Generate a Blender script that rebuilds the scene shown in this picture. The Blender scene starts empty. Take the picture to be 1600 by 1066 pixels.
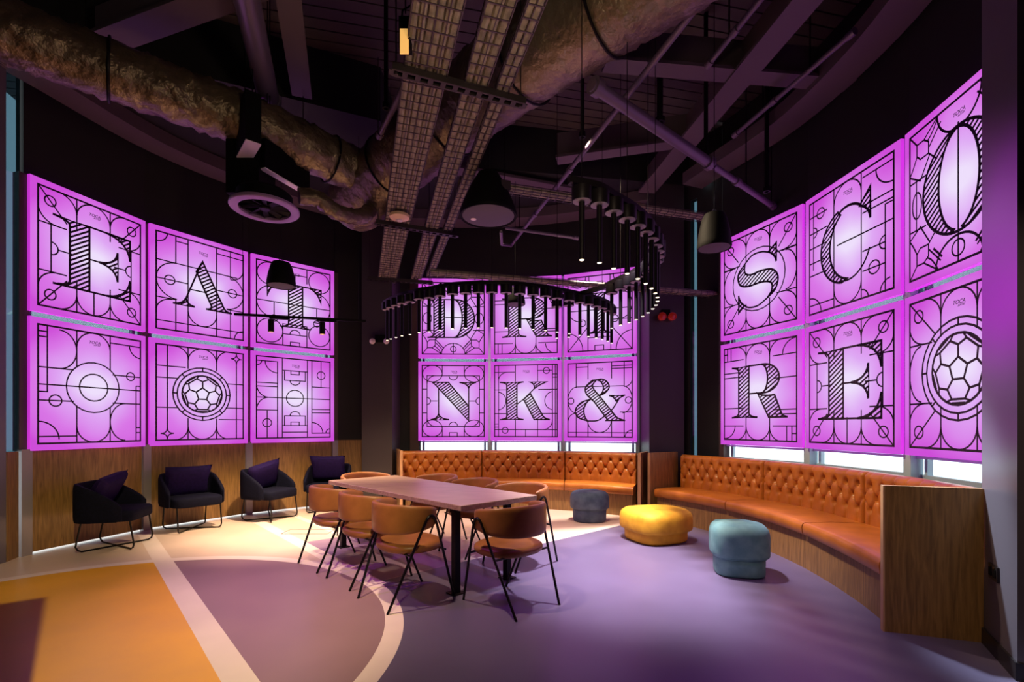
import bpy, math, random
from mathutils import Vector, Matrix
PI = math.pi
random.seed(7)
sc = bpy.context.scene
COL = sc.collection

# ------------------------------------------------------------------ camera
F = 755.6            # focal length in pixels of the 1600 px wide frame
CH = 1.40            # camera height
HY = 666.0           # horizon row
cd = bpy.data.cameras.new('camera'); cam = bpy.data.objects.new('camera', cd); COL.objects.link(cam)
cam.location = (0, 0, CH); cam.rotation_euler = (PI/2, 0, 0)
cd.sensor_width = 36; cd.lens = 17.0; cd.shift_y = (HY-533)/1600; cd.clip_start = .05; cd.clip_end = 100
sc.camera = cam
sc.view_settings.view_transform = 'Standard'; sc.view_settings.look = 'None'
sc.view_settings.exposure = 0.0; sc.view_settings.gamma = 1.0

# ------------------------------------------------------------------ daylight
w = bpy.data.worlds.new('daylight'); sc.world = w; w.use_nodes = True
w.node_tree.nodes['Background'].inputs[0].default_value = (.86, .97, 1.0, 1)
w.node_tree.nodes['Background'].inputs[1].default_value = 2.4

# ------------------------------------------------------------------ lamps of the room and added fills
def spot(name, loc, target, power, size_deg, blend=.6, col=(1, .72, .42), rad=.04):
    d = bpy.data.lights.new(name, 'SPOT'); d.energy = power; d.spot_size = math.radians(size_deg)
    d.spot_blend = blend; d.color = col; d.shadow_soft_size = rad
    o = bpy.data.objects.new(name, d); COL.objects.link(o); o.location = loc
    o.rotation_euler = (Vector(target)-Vector(loc)).to_track_quat('-Z', 'Y').to_euler()
    return o
def area(name, loc, target, power, sx, sy, col):
    d = bpy.data.lights.new(name, 'AREA'); d.energy = power; d.shape = 'RECTANGLE'; d.size = sx; d.size_y = sy; d.color = col
    o = bpy.data.objects.new(name, d); COL.objects.link(o); o.location = loc
    o.rotation_euler = (Vector(target)-Vector(loc)).to_track_quat('-Z', 'Y').to_euler()
    return o
WARM = (1, .76, .48); WHITE = (1, .86, .70); VIO = (.62, .12, 1.0)
#LIGHTS#
# floor and furniture spots
spot('lamp_track', (-2.9, 6.25, 2.62), (-3.0, 6.75, 0), 800, 86, .9, WARM, .05)
spot('lamp_track', (-1.95, 6.45, 2.62), (-2.1, 7.1, 0), 300, 100, .9, WARM, .05)
spot('lamp_ceiling', (1.3, 6.9, 4.6), (1.0, 7.1, 0), 2200, 44, .8, WHITE, .06)
spot('lamp_ceiling', (1.0, 5.0, 4.3), (1.35, 4.9, 0), 2500, 52, 1, (.96, .86, 1), .10)
spot('lamp_ceiling', (.75, 5.3, 4.5), (2.9, 5.3, .3), 800, 80, .9, WARM, .08)
spot('lamp_ceiling', (-.3, 7.3, 4.6), (0, 8.2, .4), 400, 84, .9, WARM, .08)
spot('lamp_ceiling', (.3, -.6, 4.8), (-3.1, 3.7, 0), 1200, 42, .6, (1, .84, .42), .02)
spot('lamp_ceiling', (-1.3, 3.3, 4.3), (-.9, 4.6, .5), 480, 74, .8, WARM, .06)
spot('lamp_ceiling', (.7, .8, 4.6), (2.9, 3.3, .5), 190, 34, .8, WARM, .06)  # added spot that warms the right bench's end panel
spot('fill_warm', (.4, 1.4, 2.9), (-1.2, 5.2, 4.6), 90, 120, .9, (1, .76, .5), .2)  # added warm fill without a fixture, brightens trays and ducts from below
spot('fill_cool', (2.1, 5.0, 3.8), (2.99, 3.02, .62), 2600, 20, 1, (.75, .93, 1), .1)  # added cool fill that whitens the lower right pillar
# added violet fills for the glow on pillar, floor, table and ceiling
spot('fill_violet', (1.8, 5.2, 2.3), (2.95, 2.95, 2.35), 620, 36, 1, (.62, .02, .8), .15)
spot('fill_violet', (1.6, 2.6, 4.4), (1.35, 3.35, 0), 420, 46, 1, (.50, .06, .9), .15)
spot('fill_violet', (-3.3, 3.4, 3.9), (-1.5, 4.9, .5), 260, 70, 1, (.62, .10, .95), .1)
area('fill_violet', (0, 6.0, 1.9), (0, 6.0, 6), 6, 3, 2, VIO)
#ENDLIGHTS#

# ------------------------------------------------------------------ pixel <-> place helpers
def P(x, y, z):
    Y = (CH-z)*F/(y-HY); return Vector(((x-800)*Y/F, Y, z))
def Q(x, y, Y):
    return Vector(((x-800)*Y/F, Y, CH-(y-HY)*Y/F))
def L(r, g, b):
    f = lambda c: (c/255/12.92) if c/255 <= .04045 else ((c/255+.055)/1.055)**2.4
    return (f(r), f(g), f(b), 1)

# ------------------------------------------------------------------ materials
MATS = {}
def mat(name, col, rough=.5, metal=0, spec=.5, coat=0, emit=None, estr=1, sheen=0):
    m = bpy.data.materials.new(name); m.use_nodes = True
    b = m.node_tree.nodes['Principled BSDF']
    b.inputs['Base Color'].default_value = col if len(col) == 4 else (*col, 1)
    b.inputs['Roughness'].default_value = rough; b.inputs['Metallic'].default_value = metal
    b.inputs['Specular IOR Level'].default_value = spec; b.inputs['Coat Weight'].default_value = coat
    if sheen: b.inputs['Sheen Weight'].default_value = sheen
    if emit: b.inputs['Emission Color'].default_value = emit; b.inputs['Emission Strength'].default_value = estr
    MATS[name] = m; return m
def noise_mix(m, c1, c2, scale=(1, 1, 1), nscale=5, detail=6, bump=0, bdist=.01, lo=.35, hi=.65, bscale=None, obj=True, dist=0):
    nt = m.node_tree; N = nt.nodes; K = nt.links; b = N['Principled BSDF']
    tc = N.new('ShaderNodeTexCoord'); mp = N.new('ShaderNodeMapping'); mp.inputs['Scale'].default_value = scale
    K.new(tc.outputs['Object'], mp.inputs[0])
    n = N.new('ShaderNodeTexNoise'); n.inputs['Scale'].default_value = nscale; n.inputs['Detail'].default_value = detail
    n.inputs['Distortion'].default_value = dist
    K.new(mp.outputs[0], n.inputs['Vector'])
    r = N.new('ShaderNodeValToRGB'); r.color_ramp.elements[0].position = lo; r.color_ramp.elements[1].position = hi
    r.color_ramp.elements[0].color = c1; r.color_ramp.elements[1].color = c2
    K.new(n.outputs[0], r.inputs[0]); K.new(r.outputs[0], b.inputs['Base Color'])
    if bump:
        n2 = n
        if bscale:
            n2 = N.new('ShaderNodeTexNoise'); n2.inputs['Scale'].default_value = bscale; n2.inputs['Detail'].default_value = 5
            K.new(mp.outputs[0], n2.inputs['Vector'])
        bp = N.new('ShaderNodeBump'); bp.inputs['Strength'].default_value = bump; bp.inputs['Distance'].default_value = bdist
        K.new(n2.outputs[0], bp.inputs['Height']); K.new(bp.outputs[0], b.inputs['Normal'])
    return m
wood = noise_mix(mat('oak', (.3, .15, .06), .45), L(112, 80, 44), L(158, 116, 66), (9, 9, .7), 6, 8, .25, .004, .3, .7, dist=.6)
woodd = noise_mix(mat('oak_edge', (.3, .15, .06), .45), L(176, 130, 92), L(200, 152, 112), (9, 9, .7), 6, 6)
woodt = noise_mix(mat('table_oak', (.3, .2, .15), .34), L(160, 128, 106), L(192, 160, 136), (.8, 10, 10), 5, 8, .1, .002, .3, .7)
leather = noise_mix(mat('tan_leather', (.4, .15, .04), .36, coat=.15), L(166, 92, 30), L(194, 114, 40), (1, 1, 1), 5, 5, .15, .004, .3, .7, bscale=90)
leather2 = noise_mix(mat('chair_leather', (.4, .15, .06), .42), L(140, 86, 42), L(168, 106, 54), (1, 1, 1), 6, 5, .12, .003, .3, .7, bscale=90)
navy = noise_mix(mat('navy_fabric', (.03, .035, .07), .85), L(9, 9, 24), L(14, 14, 34), (1, 1, 1), 40, 3, .2, .002)
indigo = noise_mix(mat('indigo_velvet', (.03, .01, .08), .8), L(20, 8, 48), L(28, 12, 62), (1, 1, 1), 30, 3, .2, .002)
bluev = noise_mix(mat('blue_velvet', (.05, .08, .15), .7), L(44, 60, 84), L(82, 98, 118), (1, 1, 1), 7, 6, .3, .004, .3, .7)
yelv = noise_mix(mat('yellow_velvet', (.7, .4, .02), .7), L(206, 146, 20), L(226, 168, 34), (1, 1, 1), 9, 4, .15, .002)
tealv = noise_mix(mat('teal_velvet', (.1, .25, .3), .7), L(88, 136, 138), L(112, 158, 158), (1, 1, 1), 9, 4, .15, .002)
black = mat('black_metal', L(22, 18, 22), .42, .3)
blackm = mat('black_plastic', L(8, 7, 9), .7)
legm = mat('leg_metal', L(24, 20, 22), .3, .5)
greyp = mat('puck_underside', L(150, 140, 150), .5)
darkwall = noise_mix(mat('dark_wall', (.01, .008, .012), .75), L(8, 5, 10), L(12, 8, 14), (1, 1, 1), 3, 4)
colm = mat('column_grey', L(52, 44, 48), .45)
colgloss = mat('pillar_paint', L(88, 80, 92), .36, spec=1.0)
baseb = mat('dark_baseboard', L(34, 30, 34), .35)
alu = mat('aluminium', L(150, 140, 146), .35, .3)
brownp = mat('brown_post', L(84, 66, 64), .4, .3)
pale = mat('pale_frame', L(170, 190, 196), .4)
foil = noise_mix(mat('foil_lagging', (.1, .07, .05), .36, .6), L(96, 82, 68), L(126, 110, 90), (1, 1, 1), 3, 6, .9, .03, .3, .7, bscale=11)
violetduct = mat('spiral_duct', L(110, 96, 120), .35, .5)
pipe = mat('painted_pipe', L(92, 76, 96), .4, .2)
beam = mat('painted_beam', L(82, 66, 76), .6)
deck = noise_mix(mat('deck_board', (.1, .08, .08), .7), L(62, 50, 52), L(72, 58, 60), (1, 1, 1), 2, 4)
void = mat('deck_gap', L(8, 6, 8), .9)
mesh = mat('galvanised_mesh', L(70, 60, 66), .4, .6)
cable = noise_mix(mat('cable_bundle', (.2, .17, .13), .6), L(112, 102, 84), L(150, 138, 116), (1, 1, 1), 14, 3, .4, .01)
strut = mat('steel_channel', L(54, 46, 48), .45, .5)
cream = mat('detector_plastic', L(206, 176, 140), .4)
redg = mat('red_lens', L(170, 30, 20), .2, emit=L(150, 40, 20), estr=.10)
lensw = mat('lamp_lens', L(210, 195, 190), .15)
palebot = mat('pale_lining', L(244, 228, 244), .5)
fanring = mat('diffuser_ring', L(150, 120, 160), .35, .2)
disc = mat('grille_cloth', L(74, 66, 74), .6)
tip = mat('lit_lens', (1, .9, .7), .4, emit=(1, .83, .6, 1), estr=2.5)
tipsoft = mat('amber_lens', (1, .6, .2), .4, emit=(1, .55, .15, 1), estr=.6)
cool = mat('cool_lens', (.8, 1, 1), .4, emit=(.75, .95, 1, 1), estr=1.6)
print_ = mat('print_black', L(34, 6, 44), .6)
metalp = mat('brass_plate', L(130, 100, 70), .3, .8)
sockm = mat('socket_plate', L(40, 32, 34), .3, .5)

for _m in (navy, indigo, blackm, black): _m.node_tree.nodes['Principled BSDF'].inputs['Specular IOR Level'].default_value = .12
# back-lit film: near-white in the middle of each sign, magenta towards its edges
def signmat():
    m = bpy.data.materials.new('backlit_film'); m.use_nodes = True; nt = m.node_tree; N = nt.nodes; K = nt.links
    N.clear(); out = N.new('ShaderNodeOutputMaterial'); em = N.new('ShaderNodeEmission')
    tc = N.new('ShaderNodeTexCoord'); mp = N.new('ShaderNodeMapping')
    mp.inputs['Location'].default_value = (0, 0, -.72); K.new(tc.outputs['Object'], mp.inputs[0])
    ln = N.new('ShaderNodeVectorMath'); ln.operation = 'LENGTH'; K.new(mp.outputs[0], ln.inputs[0])
    n = N.new('ShaderNodeTexNoise'); n.inputs['Scale'].default_value = 2.2; n.inputs['Detail'].default_value = 1; K.new(mp.outputs[0], n.inputs[0])
    ma = N.new('ShaderNodeMath'); ma.operation = 'MULTIPLY_ADD'; ma.inputs[1].default_value = .35; K.new(n.outputs[0], ma.inputs[0]); K.new(ln.outputs['Value'], ma.inputs[2])
    r = N.new('ShaderNodeValToRGB'); K.new(ma.outputs[0], r.inputs[0])
    e = r.color_ramp.elements
    e[0].position = .26; e[0].color = L(238, 222, 252)
    e[1].position = 1.0; e[1].color = L(206, 78, 216)
    a = e.new(.50); a.color = L(223, 168, 244)
    a = e.new(.78); a.color = L(217, 118, 230)
    K.new(r.outputs[0], em.inputs[0]); em.inputs[1].default_value = 1.0
    K.new(em.outputs[0], out.inputs[0]); return m
film = signmat()
filmedge = mat('film_edge', L(190, 50, 200), .5, emit=L(200, 52, 208), estr=.95)

def glassmat(name, tint, gl=.06):
    m = bpy.data.materials.new(name); m.use_nodes = True; nt = m.node_tree; N = nt.nodes; K = nt.links
    N.clear(); out = N.new('ShaderNodeOutputMaterial'); t = N.new('ShaderNodeBsdfTransparent'); t.inputs[0].default_value = tint
    g = N.new('ShaderNodeBsdfGlossy'); g.inputs['Roughness'].default_value = .05
    mx = N.new('ShaderNodeMixShader'); mx.inputs[0].default_value = gl
    K.new(t.outputs[0], mx.inputs[1]); K.new(g.outputs[0], mx.inputs[2]); K.new(mx.outputs[0], out.inputs[0]); return m
glass = glassmat('window_glass', (.965, .99, 1, 1))
tealglass = glassmat('tinted_glass', (.205, .285, .325, 1))
railglass = glassmat('rail_glass', (.36, .43, .45, 1))

# ------------------------------------------------------------------ floor material (court markings)
def floormat():
    m = mat('vinyl_floor', (.5, .5, .5), .34); nt = m.node_tree; N = nt.nodes; K = nt.links; b = N['Principled BSDF']
    g = N.new('ShaderNodeNewGeometry'); sp = N.new('ShaderNodeSeparateXYZ'); K.new(g.outputs['Position'], sp.inputs[0])
    X, Y = sp.outputs[0], sp.outputs[1]
    def M(op, a, b2=None, c=None):
        n = N.new('ShaderNodeMath'); n.operation = op
        for i, v in enumerate((a, b2, c)):
            if v is None: continue
            if isinstance(v, (int, float)): n.inputs[i].default_value = v
            else: K.new(v, n.inputs[i])
        return n.outputs[0]
    def lin(a, c): return M('ADD', M('MULTIPLY', X, a), M('MULTIPLY', Y, c))
    u = lin(-.669, .743); v = lin(.743, .669)
    dx = M('SUBTRACT', X, CX); dy = M('SUBTRACT', Y, CY)
    r = M('SQRT', M('ADD', M('MULTIPLY', dx, dx), M('MULTIPLY', dy, dy)))
    gt = lambda a, k: M('GREATER_THAN', a, k); lt = lambda a, k: M('LESS_THAN', a, k)
    AND = lambda a, c: M('MULTIPLY', a, c); OR = lambda a, c: M('MAXIMUM', a, c)
    def band(a, c, wd): return M('LESS_THAN', M('ABSOLUTE', M('SUBTRACT', a, c)), wd/2)
    inside = lt(r, RC)
    cols = {'beige': L(214, 186, 170), 'white': L(236, 214, 204), 'yellow': L(236, 168, 16), 'mauve': L(150, 118, 124), 'dark': L(100, 90, 118), 'lilac': L(150, 124, 150)}
    def node(c):
        n = N.new('ShaderNodeRGB'); n.outputs[0].default_value = c; return n.outputs[0]
    cur = node(cols['beige'])
    def over(cur, mask, c):
        x = N.new('ShaderNodeMix'); x.data_type = 'RGBA'; K.new(mask, x.inputs[0]); K.new(cur, x.inputs[6]); K.new(node(cols[c]), x.inputs[7]); return x.outputs[2]
    cur = over(cur, AND(lt(u, UB), gt(v, VA)), 'dark')
    cur = over(cur, AND(AND(gt(u, UB), lt(u, UB+.62)), AND(gt(v, VB), lt(v, 4.6))), 'beige')
    cur = over(cur, AND(band(u, UB+.05, .11), gt(v, VB)), 'white')
    cur = over(cur, AND(band(v, VB, .15), gt(u, UB-.1)), 'white')
    cur = over(cur, AND(band(v, VC, .09), gt(u, 6.0)), 'white')
    cur = over(cur, AND(AND(gt(u, UB), lt(u, 6.0)), AND(gt(v, VB+.075), lt(v, VB+.9))), 'lilac')
    cur = over(cur, inside, 'mauve')
    cur = over(cur, AND(inside, lt(v, VA)), 'yellow')
    cur = over(cur, band(r, RC+.06, .13), 'white')
    cur = over(cur, band(v, VA+.02, .16), 'white')
    n = N.new('ShaderNodeTexNoise'); n.inputs['Scale'].default_value = 1.6; n.inputs['Detail'].default_value = 5; K.new(g.outputs['Position'], n.inputs[0])
    mr = N.new('ShaderNodeMapRange'); mr.inputs[1].default_value = .3; mr.inputs[2].default_value = .7; mr.inputs[3].default_value = .9; mr.inputs[4].default_value = 1.05
    K.new(n.outputs[0], mr.inputs[0])
    x = N.new('ShaderNodeMix'); x.data_type = 'RGBA'; x.blend_type = 'MULTIPLY'; x.inputs[0].default_value = 1
    K.new(cur, x.inputs[6]); K.new(mr.outputs[0], x.inputs[7]); K.new(x.outputs[2], b.inputs['Base Color'])
    mr2 = N.new('ShaderNodeMapRange'); mr2.inputs[3].default_value = .27; mr2.inputs[4].default_value = .42; K.new(n.outputs[0], mr2.inputs[0])
    K.new(mr2.outputs[0], b.inputs['Roughness'])
    return m
hs = .946
CX, CY, RC = -3.15*hs, 3.12*hs, 2.26*hs
VA, VB, VC, UB = .684*hs, 2.094*hs, 2.68*hs, 4.28*hs
floorm = floormat()

# ------------------------------------------------------------------ mesh builder
class MB:
    def __init__(s): s.v = []; s.f = []; s.m = []; s.k = 0
    def face(s, pts):
        n = len(s.v); s.v += [tuple(p) for p in pts]; s.f.append(tuple(range(n, n+len(pts)))); s.m.append(s.k)
    def box(s, c, size, rz=0, taper=1):
        hx, hy, hz = size[0]/2, size[1]/2, size[2]/2; ca, sa = math.cos(rz), math.sin(rz); n = len(s.v)
        for z in (-1, 1):
            t = taper if z > 0 else 1
            for x, y in ((-1, -1), (1, -1), (1, 1), (-1, 1)):
                px, py = x*hx*t, y*hy*t
                s.v.append((c[0]+px*ca-py*sa, c[1]+px*sa+py*ca, c[2]+z*hz))
        for q in ((0, 3, 2, 1), (4, 5, 6, 7), (0, 1, 5, 4), (1, 2, 6, 5), (2, 3, 7, 6), (3, 0, 4, 7)):
            s.f.append(tuple(n+i for i in q)); s.m.append(s.k)
        return s
    def prism(s, poly, z0, z1):
        n = len(s.v); k = len(poly)
        s.v += [(p[0], p[1], z0) for p in poly]+[(p[0], p[1], z1) for p in poly]
        s.f.append(tuple(n+i for i in reversed(range(k)))); s.f.append(tuple(n+k+i for i in range(k))); s.m += [s.k]*2
        for i in range(k):
            j = (i+1) % k; s.f.append((n+i, n+j, n+k+j, n+k+i)); s.m.append(s.k)
        return s
    def loft(s, rings, cap=True, closed=True):
        n = len(s.v); k = len(rings[0])
        for r in rings: s.v += [tuple(p) for p in r]
        for i in range(len(rings)-1):
            for j in range(k if closed else k-1):
                a = n+i*k+j; b2 = n+i*k+(j+1) % k
                s.f.append((a, b2, b2+k, a+k)); s.m.append(s.k)
        if cap:
            s.f.append(tuple(n+i for i in reversed(range(k)))); s.f.append(tuple(n+(len(rings)-1)*k+i for i in range(k))); s.m += [s.k]*2
        return s
    def tube(s, path, r, seg=8, cap=True):
        path = [Vector(p) for p in path]; rings = []; up = None
        for i, p in enumerate(path):
            t = (path[min(i+1, len(path)-1)]-path[max(i-1, 0)]).normalized()
            if up is None:
                up = Vector((0, 0, 1)) if abs(t.z) < .95 else Vector((1, 0, 0))
            a = t.cross(up).normalized(); b2 = a.cross(t).normalized(); up = b2
            rr = r[i] if isinstance(r, (list, tuple)) else r
            rings.append([p+a*math.cos(2*PI*j/seg)*rr+b2*math.sin(2*PI*j/seg)*rr for j in range(seg)])
        return s.loft(rings, cap)
    def bar(s, p, q, wd, ht):       # rectangular bar, width wd horizontally and ht vertically
        p = Vector(p); q = Vector(q); t = (q-p).normalized(); up = Vector((0, 0, 1)) if abs(t.z) < .98 else Vector((0, 1, 0))
        a = t.cross(up).normalized(); b2 = a.cross(t).normalized()
        rings = [[c+a*x*wd/2+b2*y*ht/2 for x, y in ((-1, -1), (1, -1), (1, 1), (-1, 1))] for c in (p, q)]
        return s.loft(rings)
    def lathe(s, c, prof, seg=24, sx=1, sy=1, cap=True):   # prof = [(r,z)...] bottom to top
        rings = [[(c[0]+r*sx*math.cos(2*PI*j/seg), c[1]+r*sy*math.sin(2*PI*j/seg), c[2]+z) for j in range(seg)] for r, z in prof]
        return s.loft(rings, cap)
    def build(s, name, mats, parent=None, origin=(0, 0, 0), smooth=True, angle=40):
        me = bpy.data.meshes.new(name); o0 = Vector(origin)
        me.from_pydata([tuple(Vector(v)-o0) for v in s.v], [], s.f)
        if not isinstance(mats, (list, tuple)): mats = [mats]
        for m in mats: me.materials.append(m)
        if len(mats) > 1: me.polygons.foreach_set('material_index', s.m)
        if smooth:
            me.polygons.foreach_set('use_smooth', [True]*len(me.polygons)); me.set_sharp_from_angle(angle=math.radians(angle))
        me.update()
        o = bpy.data.objects.new(name, me); COL.objects.link(o)
        if parent is not None: o.parent = parent
        else: o.location = o0
        return o
def tag(o, label=None, cat=None, group=None, kind=None):
    if label: o['label'] = label
    if cat: o['category'] = cat
    if group: o['group'] = group
    if kind: o['kind'] = kind
    return o
def thing(name, label, cat, loc=(0, 0, 0), rz=0, group=None):
    o = bpy.data.objects.new(name, None); COL.objects.link(o); o.location = loc; o.rotation_euler = (0, 0, rz)
    o.empty_display_size = .1
    return tag(o, label, cat, group)
def copy_tree(o, parent=None):
    c = o.copy(); COL.objects.link(c); c.parent = parent
    for ch in list(o.children): copy_tree(ch, c)
    return c
def struct(name, mb, m, parent=None, origin=(0, 0, 0), smooth=False):
    o = mb.build(name, m, parent, origin, smooth)
    if parent is None: o['kind'] = 'structure'
    return o
def spline(pts, n=8):      # Catmull-Rom through points
    pts = [Vector(p) for p in pts]; out = []
    for i in range(len(pts)-1):
        p0 = pts[i-1] if i else pts[0]*2-pts[1]; p1 = pts[i]; p2 = pts[i+1]; p3 = pts[i+2] if i+2 < len(pts) else pts[-1]*2-pts[-2]
        for k in range(n):
            t = k/n; out.append(.5*((2*p1)+(p2-p0)*t+(2*p0-5*p1+4*p2-p3)*t*t+(3*p1-p0-3*p2+p3)*t*t*t))
    out.append(pts[-1]); return out
def resample(path, n):
    d = [0]
    for a, b2 in zip(path, path[1:]): d.append(d[-1]+(b2-a).length)
    out = []; j = 0
    for i in range(n+1):
        t = d[-1]*i/n
        while j < len(d)-2 and d[j+1] < t: j += 1
        k = (t-d[j])/max(d[j+1]-d[j], 1e-9); out.append(path[j].lerp(path[j+1], k))
    return out

# ------------------------------------------------------------------ plan of the room
LW = [Vector((-5.23, 5.22)), Vector((-4.89, 6.49)), Vector((-4.14, 7.63)), Vector((-3.13, 8.58))]
MW = [Vector((-1.76, 8.95)), Vector((-.42, 9.0)), Vector((.92, 8.77)), Vector((2.16, 8.29))]
RW = [Vector((3.09, 7.21)), Vector((3.58, 5.93)), Vector((3.70, 4.58)), Vector((3.54, 3.27))]
Z0, Z1, Z2, Z3 = 1.13, 2.60, 2.66, 4.14      # sign rows
ZC = 5.92
def outw(a, b2):
    d = (b2-a).normalized(); return Vector((-d.y, d.x)), d
def off(poly, k):
    out = []
    for i, p in enumerate(poly):
        n = Vector((0, 0))
        if i: n += outw(poly[i-1], p)[0]
        if i < len(poly)-1: n += outw(p, poly[i+1])[0]
        out.append(p+n.normalized()*k)
    return out
def wallstrip(mb, pts, t, z0, z1):
    q = off(pts, t)
    for i in range(len(pts)-1):
        mb.prism([pts[i], pts[i+1], q[i+1], q[i]], z0, z1)
    return mb

# floor, ceiling
struct('floor', MB().box((-.5, 3.5, -.05), (13, 14, .1)), floorm)
mb = MB(); mb.k = 1; mb.box((-.6, 3.5, ZC+.16), (10.8, 12.6, .1)); mb.k = 0
ang = math.radians(12.5); dd = Vector((math.cos(ang), math.sin(ang))); nn = Vector((-dd.y, dd.x))
for i in range(-34, 40):
    c = Vector((0, 3.5))+nn*(i*.16)
    mb.box((c.x-.6, c.y, ZC+.03), (10.9, .142, .04), ang)
struct('ceiling', mb, [deck, void])
# upper walls above the signs
struct('wall_left', wallstrip(MB(), off(LW, .06), .12, Z3-.02, ZC+.05), darkwall)
struct('wall_back', wallstrip(MB(), off(MW, .06), .12, Z3-.02, ZC+.05), darkwall)
struct('wall_right', wallstrip(MB(), off(RW, .06), .12, Z3-.02, ZC+.05), darkwall)
# lower walls: oak dado on the left, hidden sill walls behind the benches
mb = MB(); q = off(LW, .05)
for i in range(3):
    d = (q[i+1]-q[i]).normalized()
    a = q[i]+d*.05; b2 = q[i+1]-d*.05; o_ = outw(a, b2)[0]*.04
    mb.prism([a, b2, b2+o_, a+o_], .02, Z0+.02)
struct('wall_left_dado', mb, wood)
for nm, W_ in (('wall_back_sill', MW), ('wall_right_sill', RW)):
    struct(nm, wallstrip(MB(), off(W_, .0), .16, 0, .9), darkwall)
# curved ring beam under the ceiling
mb = MB()
for W_ in (LW, MW, RW):
    sm = [Vector((p.x, p.y, 0)) for p in W_]; e = (sm[1]-sm[0]).normalized()
    sm = spline([sm[0]-e*.3]+sm+[sm[-1]+(sm[-1]-sm[-2]).normalized()*.3], 6)
    p2 = [Vector((p.x, p.y)) for p in sm]; ins = off(p2, -.42); mid = off(p2, -.30)
    for i in range(len(p2)-1):
        mb.prism([ins[i], ins[i+1], mid[i+1], mid[i]], 5.10, 5.24)
        mb.prism([ins[i]*1, ins[i+1]*1, off(p2, -.05)[i+1], off(p2, -.05)[i]], 5.07, 5.10)
struct('trim_1', mb, beam)

mb = MB(); mb.prism([(-5.33, 4.45), (-3.13, 5.45), (-1.66, 6.1), (-1.66, 9.3), (-5.33, 9.3)], 5.25, ZC+.02); mb.prism([(-1.66, 7.0), (2.9, 7.75), (2.9, 9.3), (-1.66, 9.3)], 5.25, ZC+.02)
struct('wall_bulkhead', mb, darkwall)
# posts, windows and their frames
tn = [2]; wn = [1]
def post(p, ang, z0, z1, m, wd=.085, dp=.10):
    struct('trim_%d' % tn[0], MB().box((p.x, p.y, (z0+z1)/2), (wd, dp, z1-z0), ang), m); tn[0] += 1
for W_, side, m_ in ((LW, 'l', alu), (MW, 'm', brownp), (RW, 'r', brownp)):
    q = off(W_, .10)
    for i, p in enumerate(q):
        a = W_[max(i-1, 0)]; b2 = W_[min(i+1, 3)]; an = math.atan2((b2-a).y, (b2-a).x)
        dw_ = (b2-a).normalized(); wd_ = .09
        if i == 0 and side == 'm': p = p-dw_*.05; wd_ = .17
        if i == 3 and side == 'l': p = p+dw_*.06; wd_ = .2
        if side == 'l':
            pp = off(W_, .045)[i]
            post(pp, an, 0, Z0+.02, alu, .095, .08); post(p, an, Z0, Z3, brownp, wd_)  # same aluminium post; magenta light put into the browner upper colour
        else: post(p, an, .9, Z3, brownp if i == 0 else pale, wd_, .12)
    for i in range(3):
        a, b2 = off(W_, .14)[i], off(W_, .14)[i+1]; an = math.atan2((b2-a).y, (b2-a).x); c = (a+b2)/2; ln = (b2-a).length
        zb = Z0-.03 if side == 'l' else .9
        root = struct('window_%d' % wn[0], MB().box((0, 0, (zb+Z3)/2), (ln, .012, Z3-zb)), glass, None, (0, 0, 0)); wn[0] += 1
        root.location = (c.x, c.y, 0); root.rotation_euler = (0, 0, an)
        fr = MB(); fr.box((0, .03, zb+.02), (ln, .06, .05)); fr.box((0, .03, Z3-.02), (ln, .06, .05))
        for sx in (-1, 1): fr.box((sx*(ln/2-.10), .03, (zb+Z3)/2), (.04, .05, Z3-zb))
        fr.build('window_frame', pale, root, smooth=False)
        tr = MB(); tr.box((0, -.02, (Z1+Z2)/2), (ln-.06, .012, .11)); tr.build('transom', railglass, root, smooth=False)
        if side != 'l':
            rb = MB(); rb.box((0, -.03, Z0-.02), (ln-.09, .03, .025)); rb.build('window_rail', pale, root, smooth=False)
# columns and closing walls
def boxw(name, x0, x1, y0, y1, z0, z1, m): return struct(name, MB().box(((x0+x1)/2, (y0+y1)/2, (z0+z1)/2), (x1-x0, y1-y0, z1-z0)), m)
boxw('wall_column', -2.61, -2.08, 8.4, 9.0, 0, ZC, colm)
boxw('wall_column', 2.2, 2.76, 7.75, 8.4, 0, ZC, colm)
boxw('wall_column', -6.1, -5.20, 4.3, 4.97, 0, ZC, colgloss)
def seg(name, a, b2, t, z0, z1, m): 
    a = Vector(a); b2 = Vector(b2); n, d = outw(a, b2); struct(name, MB().prism([a, b2, b2+n*t, a+n*t], z0, z1), m)
seg('wall_left_return', (-3.19, 8.63), (-2.5, 8.92), .1, Z0+.02, ZC, darkwall)
seg('wall_left_return', (-3.19, 8.63), (-2.5, 8.92), .1, 0, Z0+.02, wood)
seg('wall_back_return', (-2.1, 8.98), (-1.71, 9.03), .1, 0, ZC, darkwall)
seg('wall_back_return', (2.19, 8.36), (2.3, 8.30), .1, 0, ZC, darkwall)
A = Vector((2.70, 7.95)); B = Vector((3.16, 7.27)); dAB = (B-A).normalized(); ta, tb = A+dAB*.27, A+dAB*.39
seg('wall_right_return', A, ta, .1, 0, ZC, darkwall); seg('wall_right_return', tb, B, .1, 0, ZC, darkwall)
seg('wall_right_return', ta, tb, .1, 0, .9, darkwall); seg('wall_right_return', ta, tb, .1, 5.0, ZC, darkwall)
def slit(a, b2, z0, z1):
    a = Vector(a); b2 = Vector(b2); n, d = outw(a, b2)
    o = struct('window_%d' % wn[0], MB().prism([a+n*.03, b2+n*.03, b2+n*.045, a+n*.045], z0, z1), tealglass); wn[0] += 1; return o
slit(ta, tb, .9, 5.0)
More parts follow.
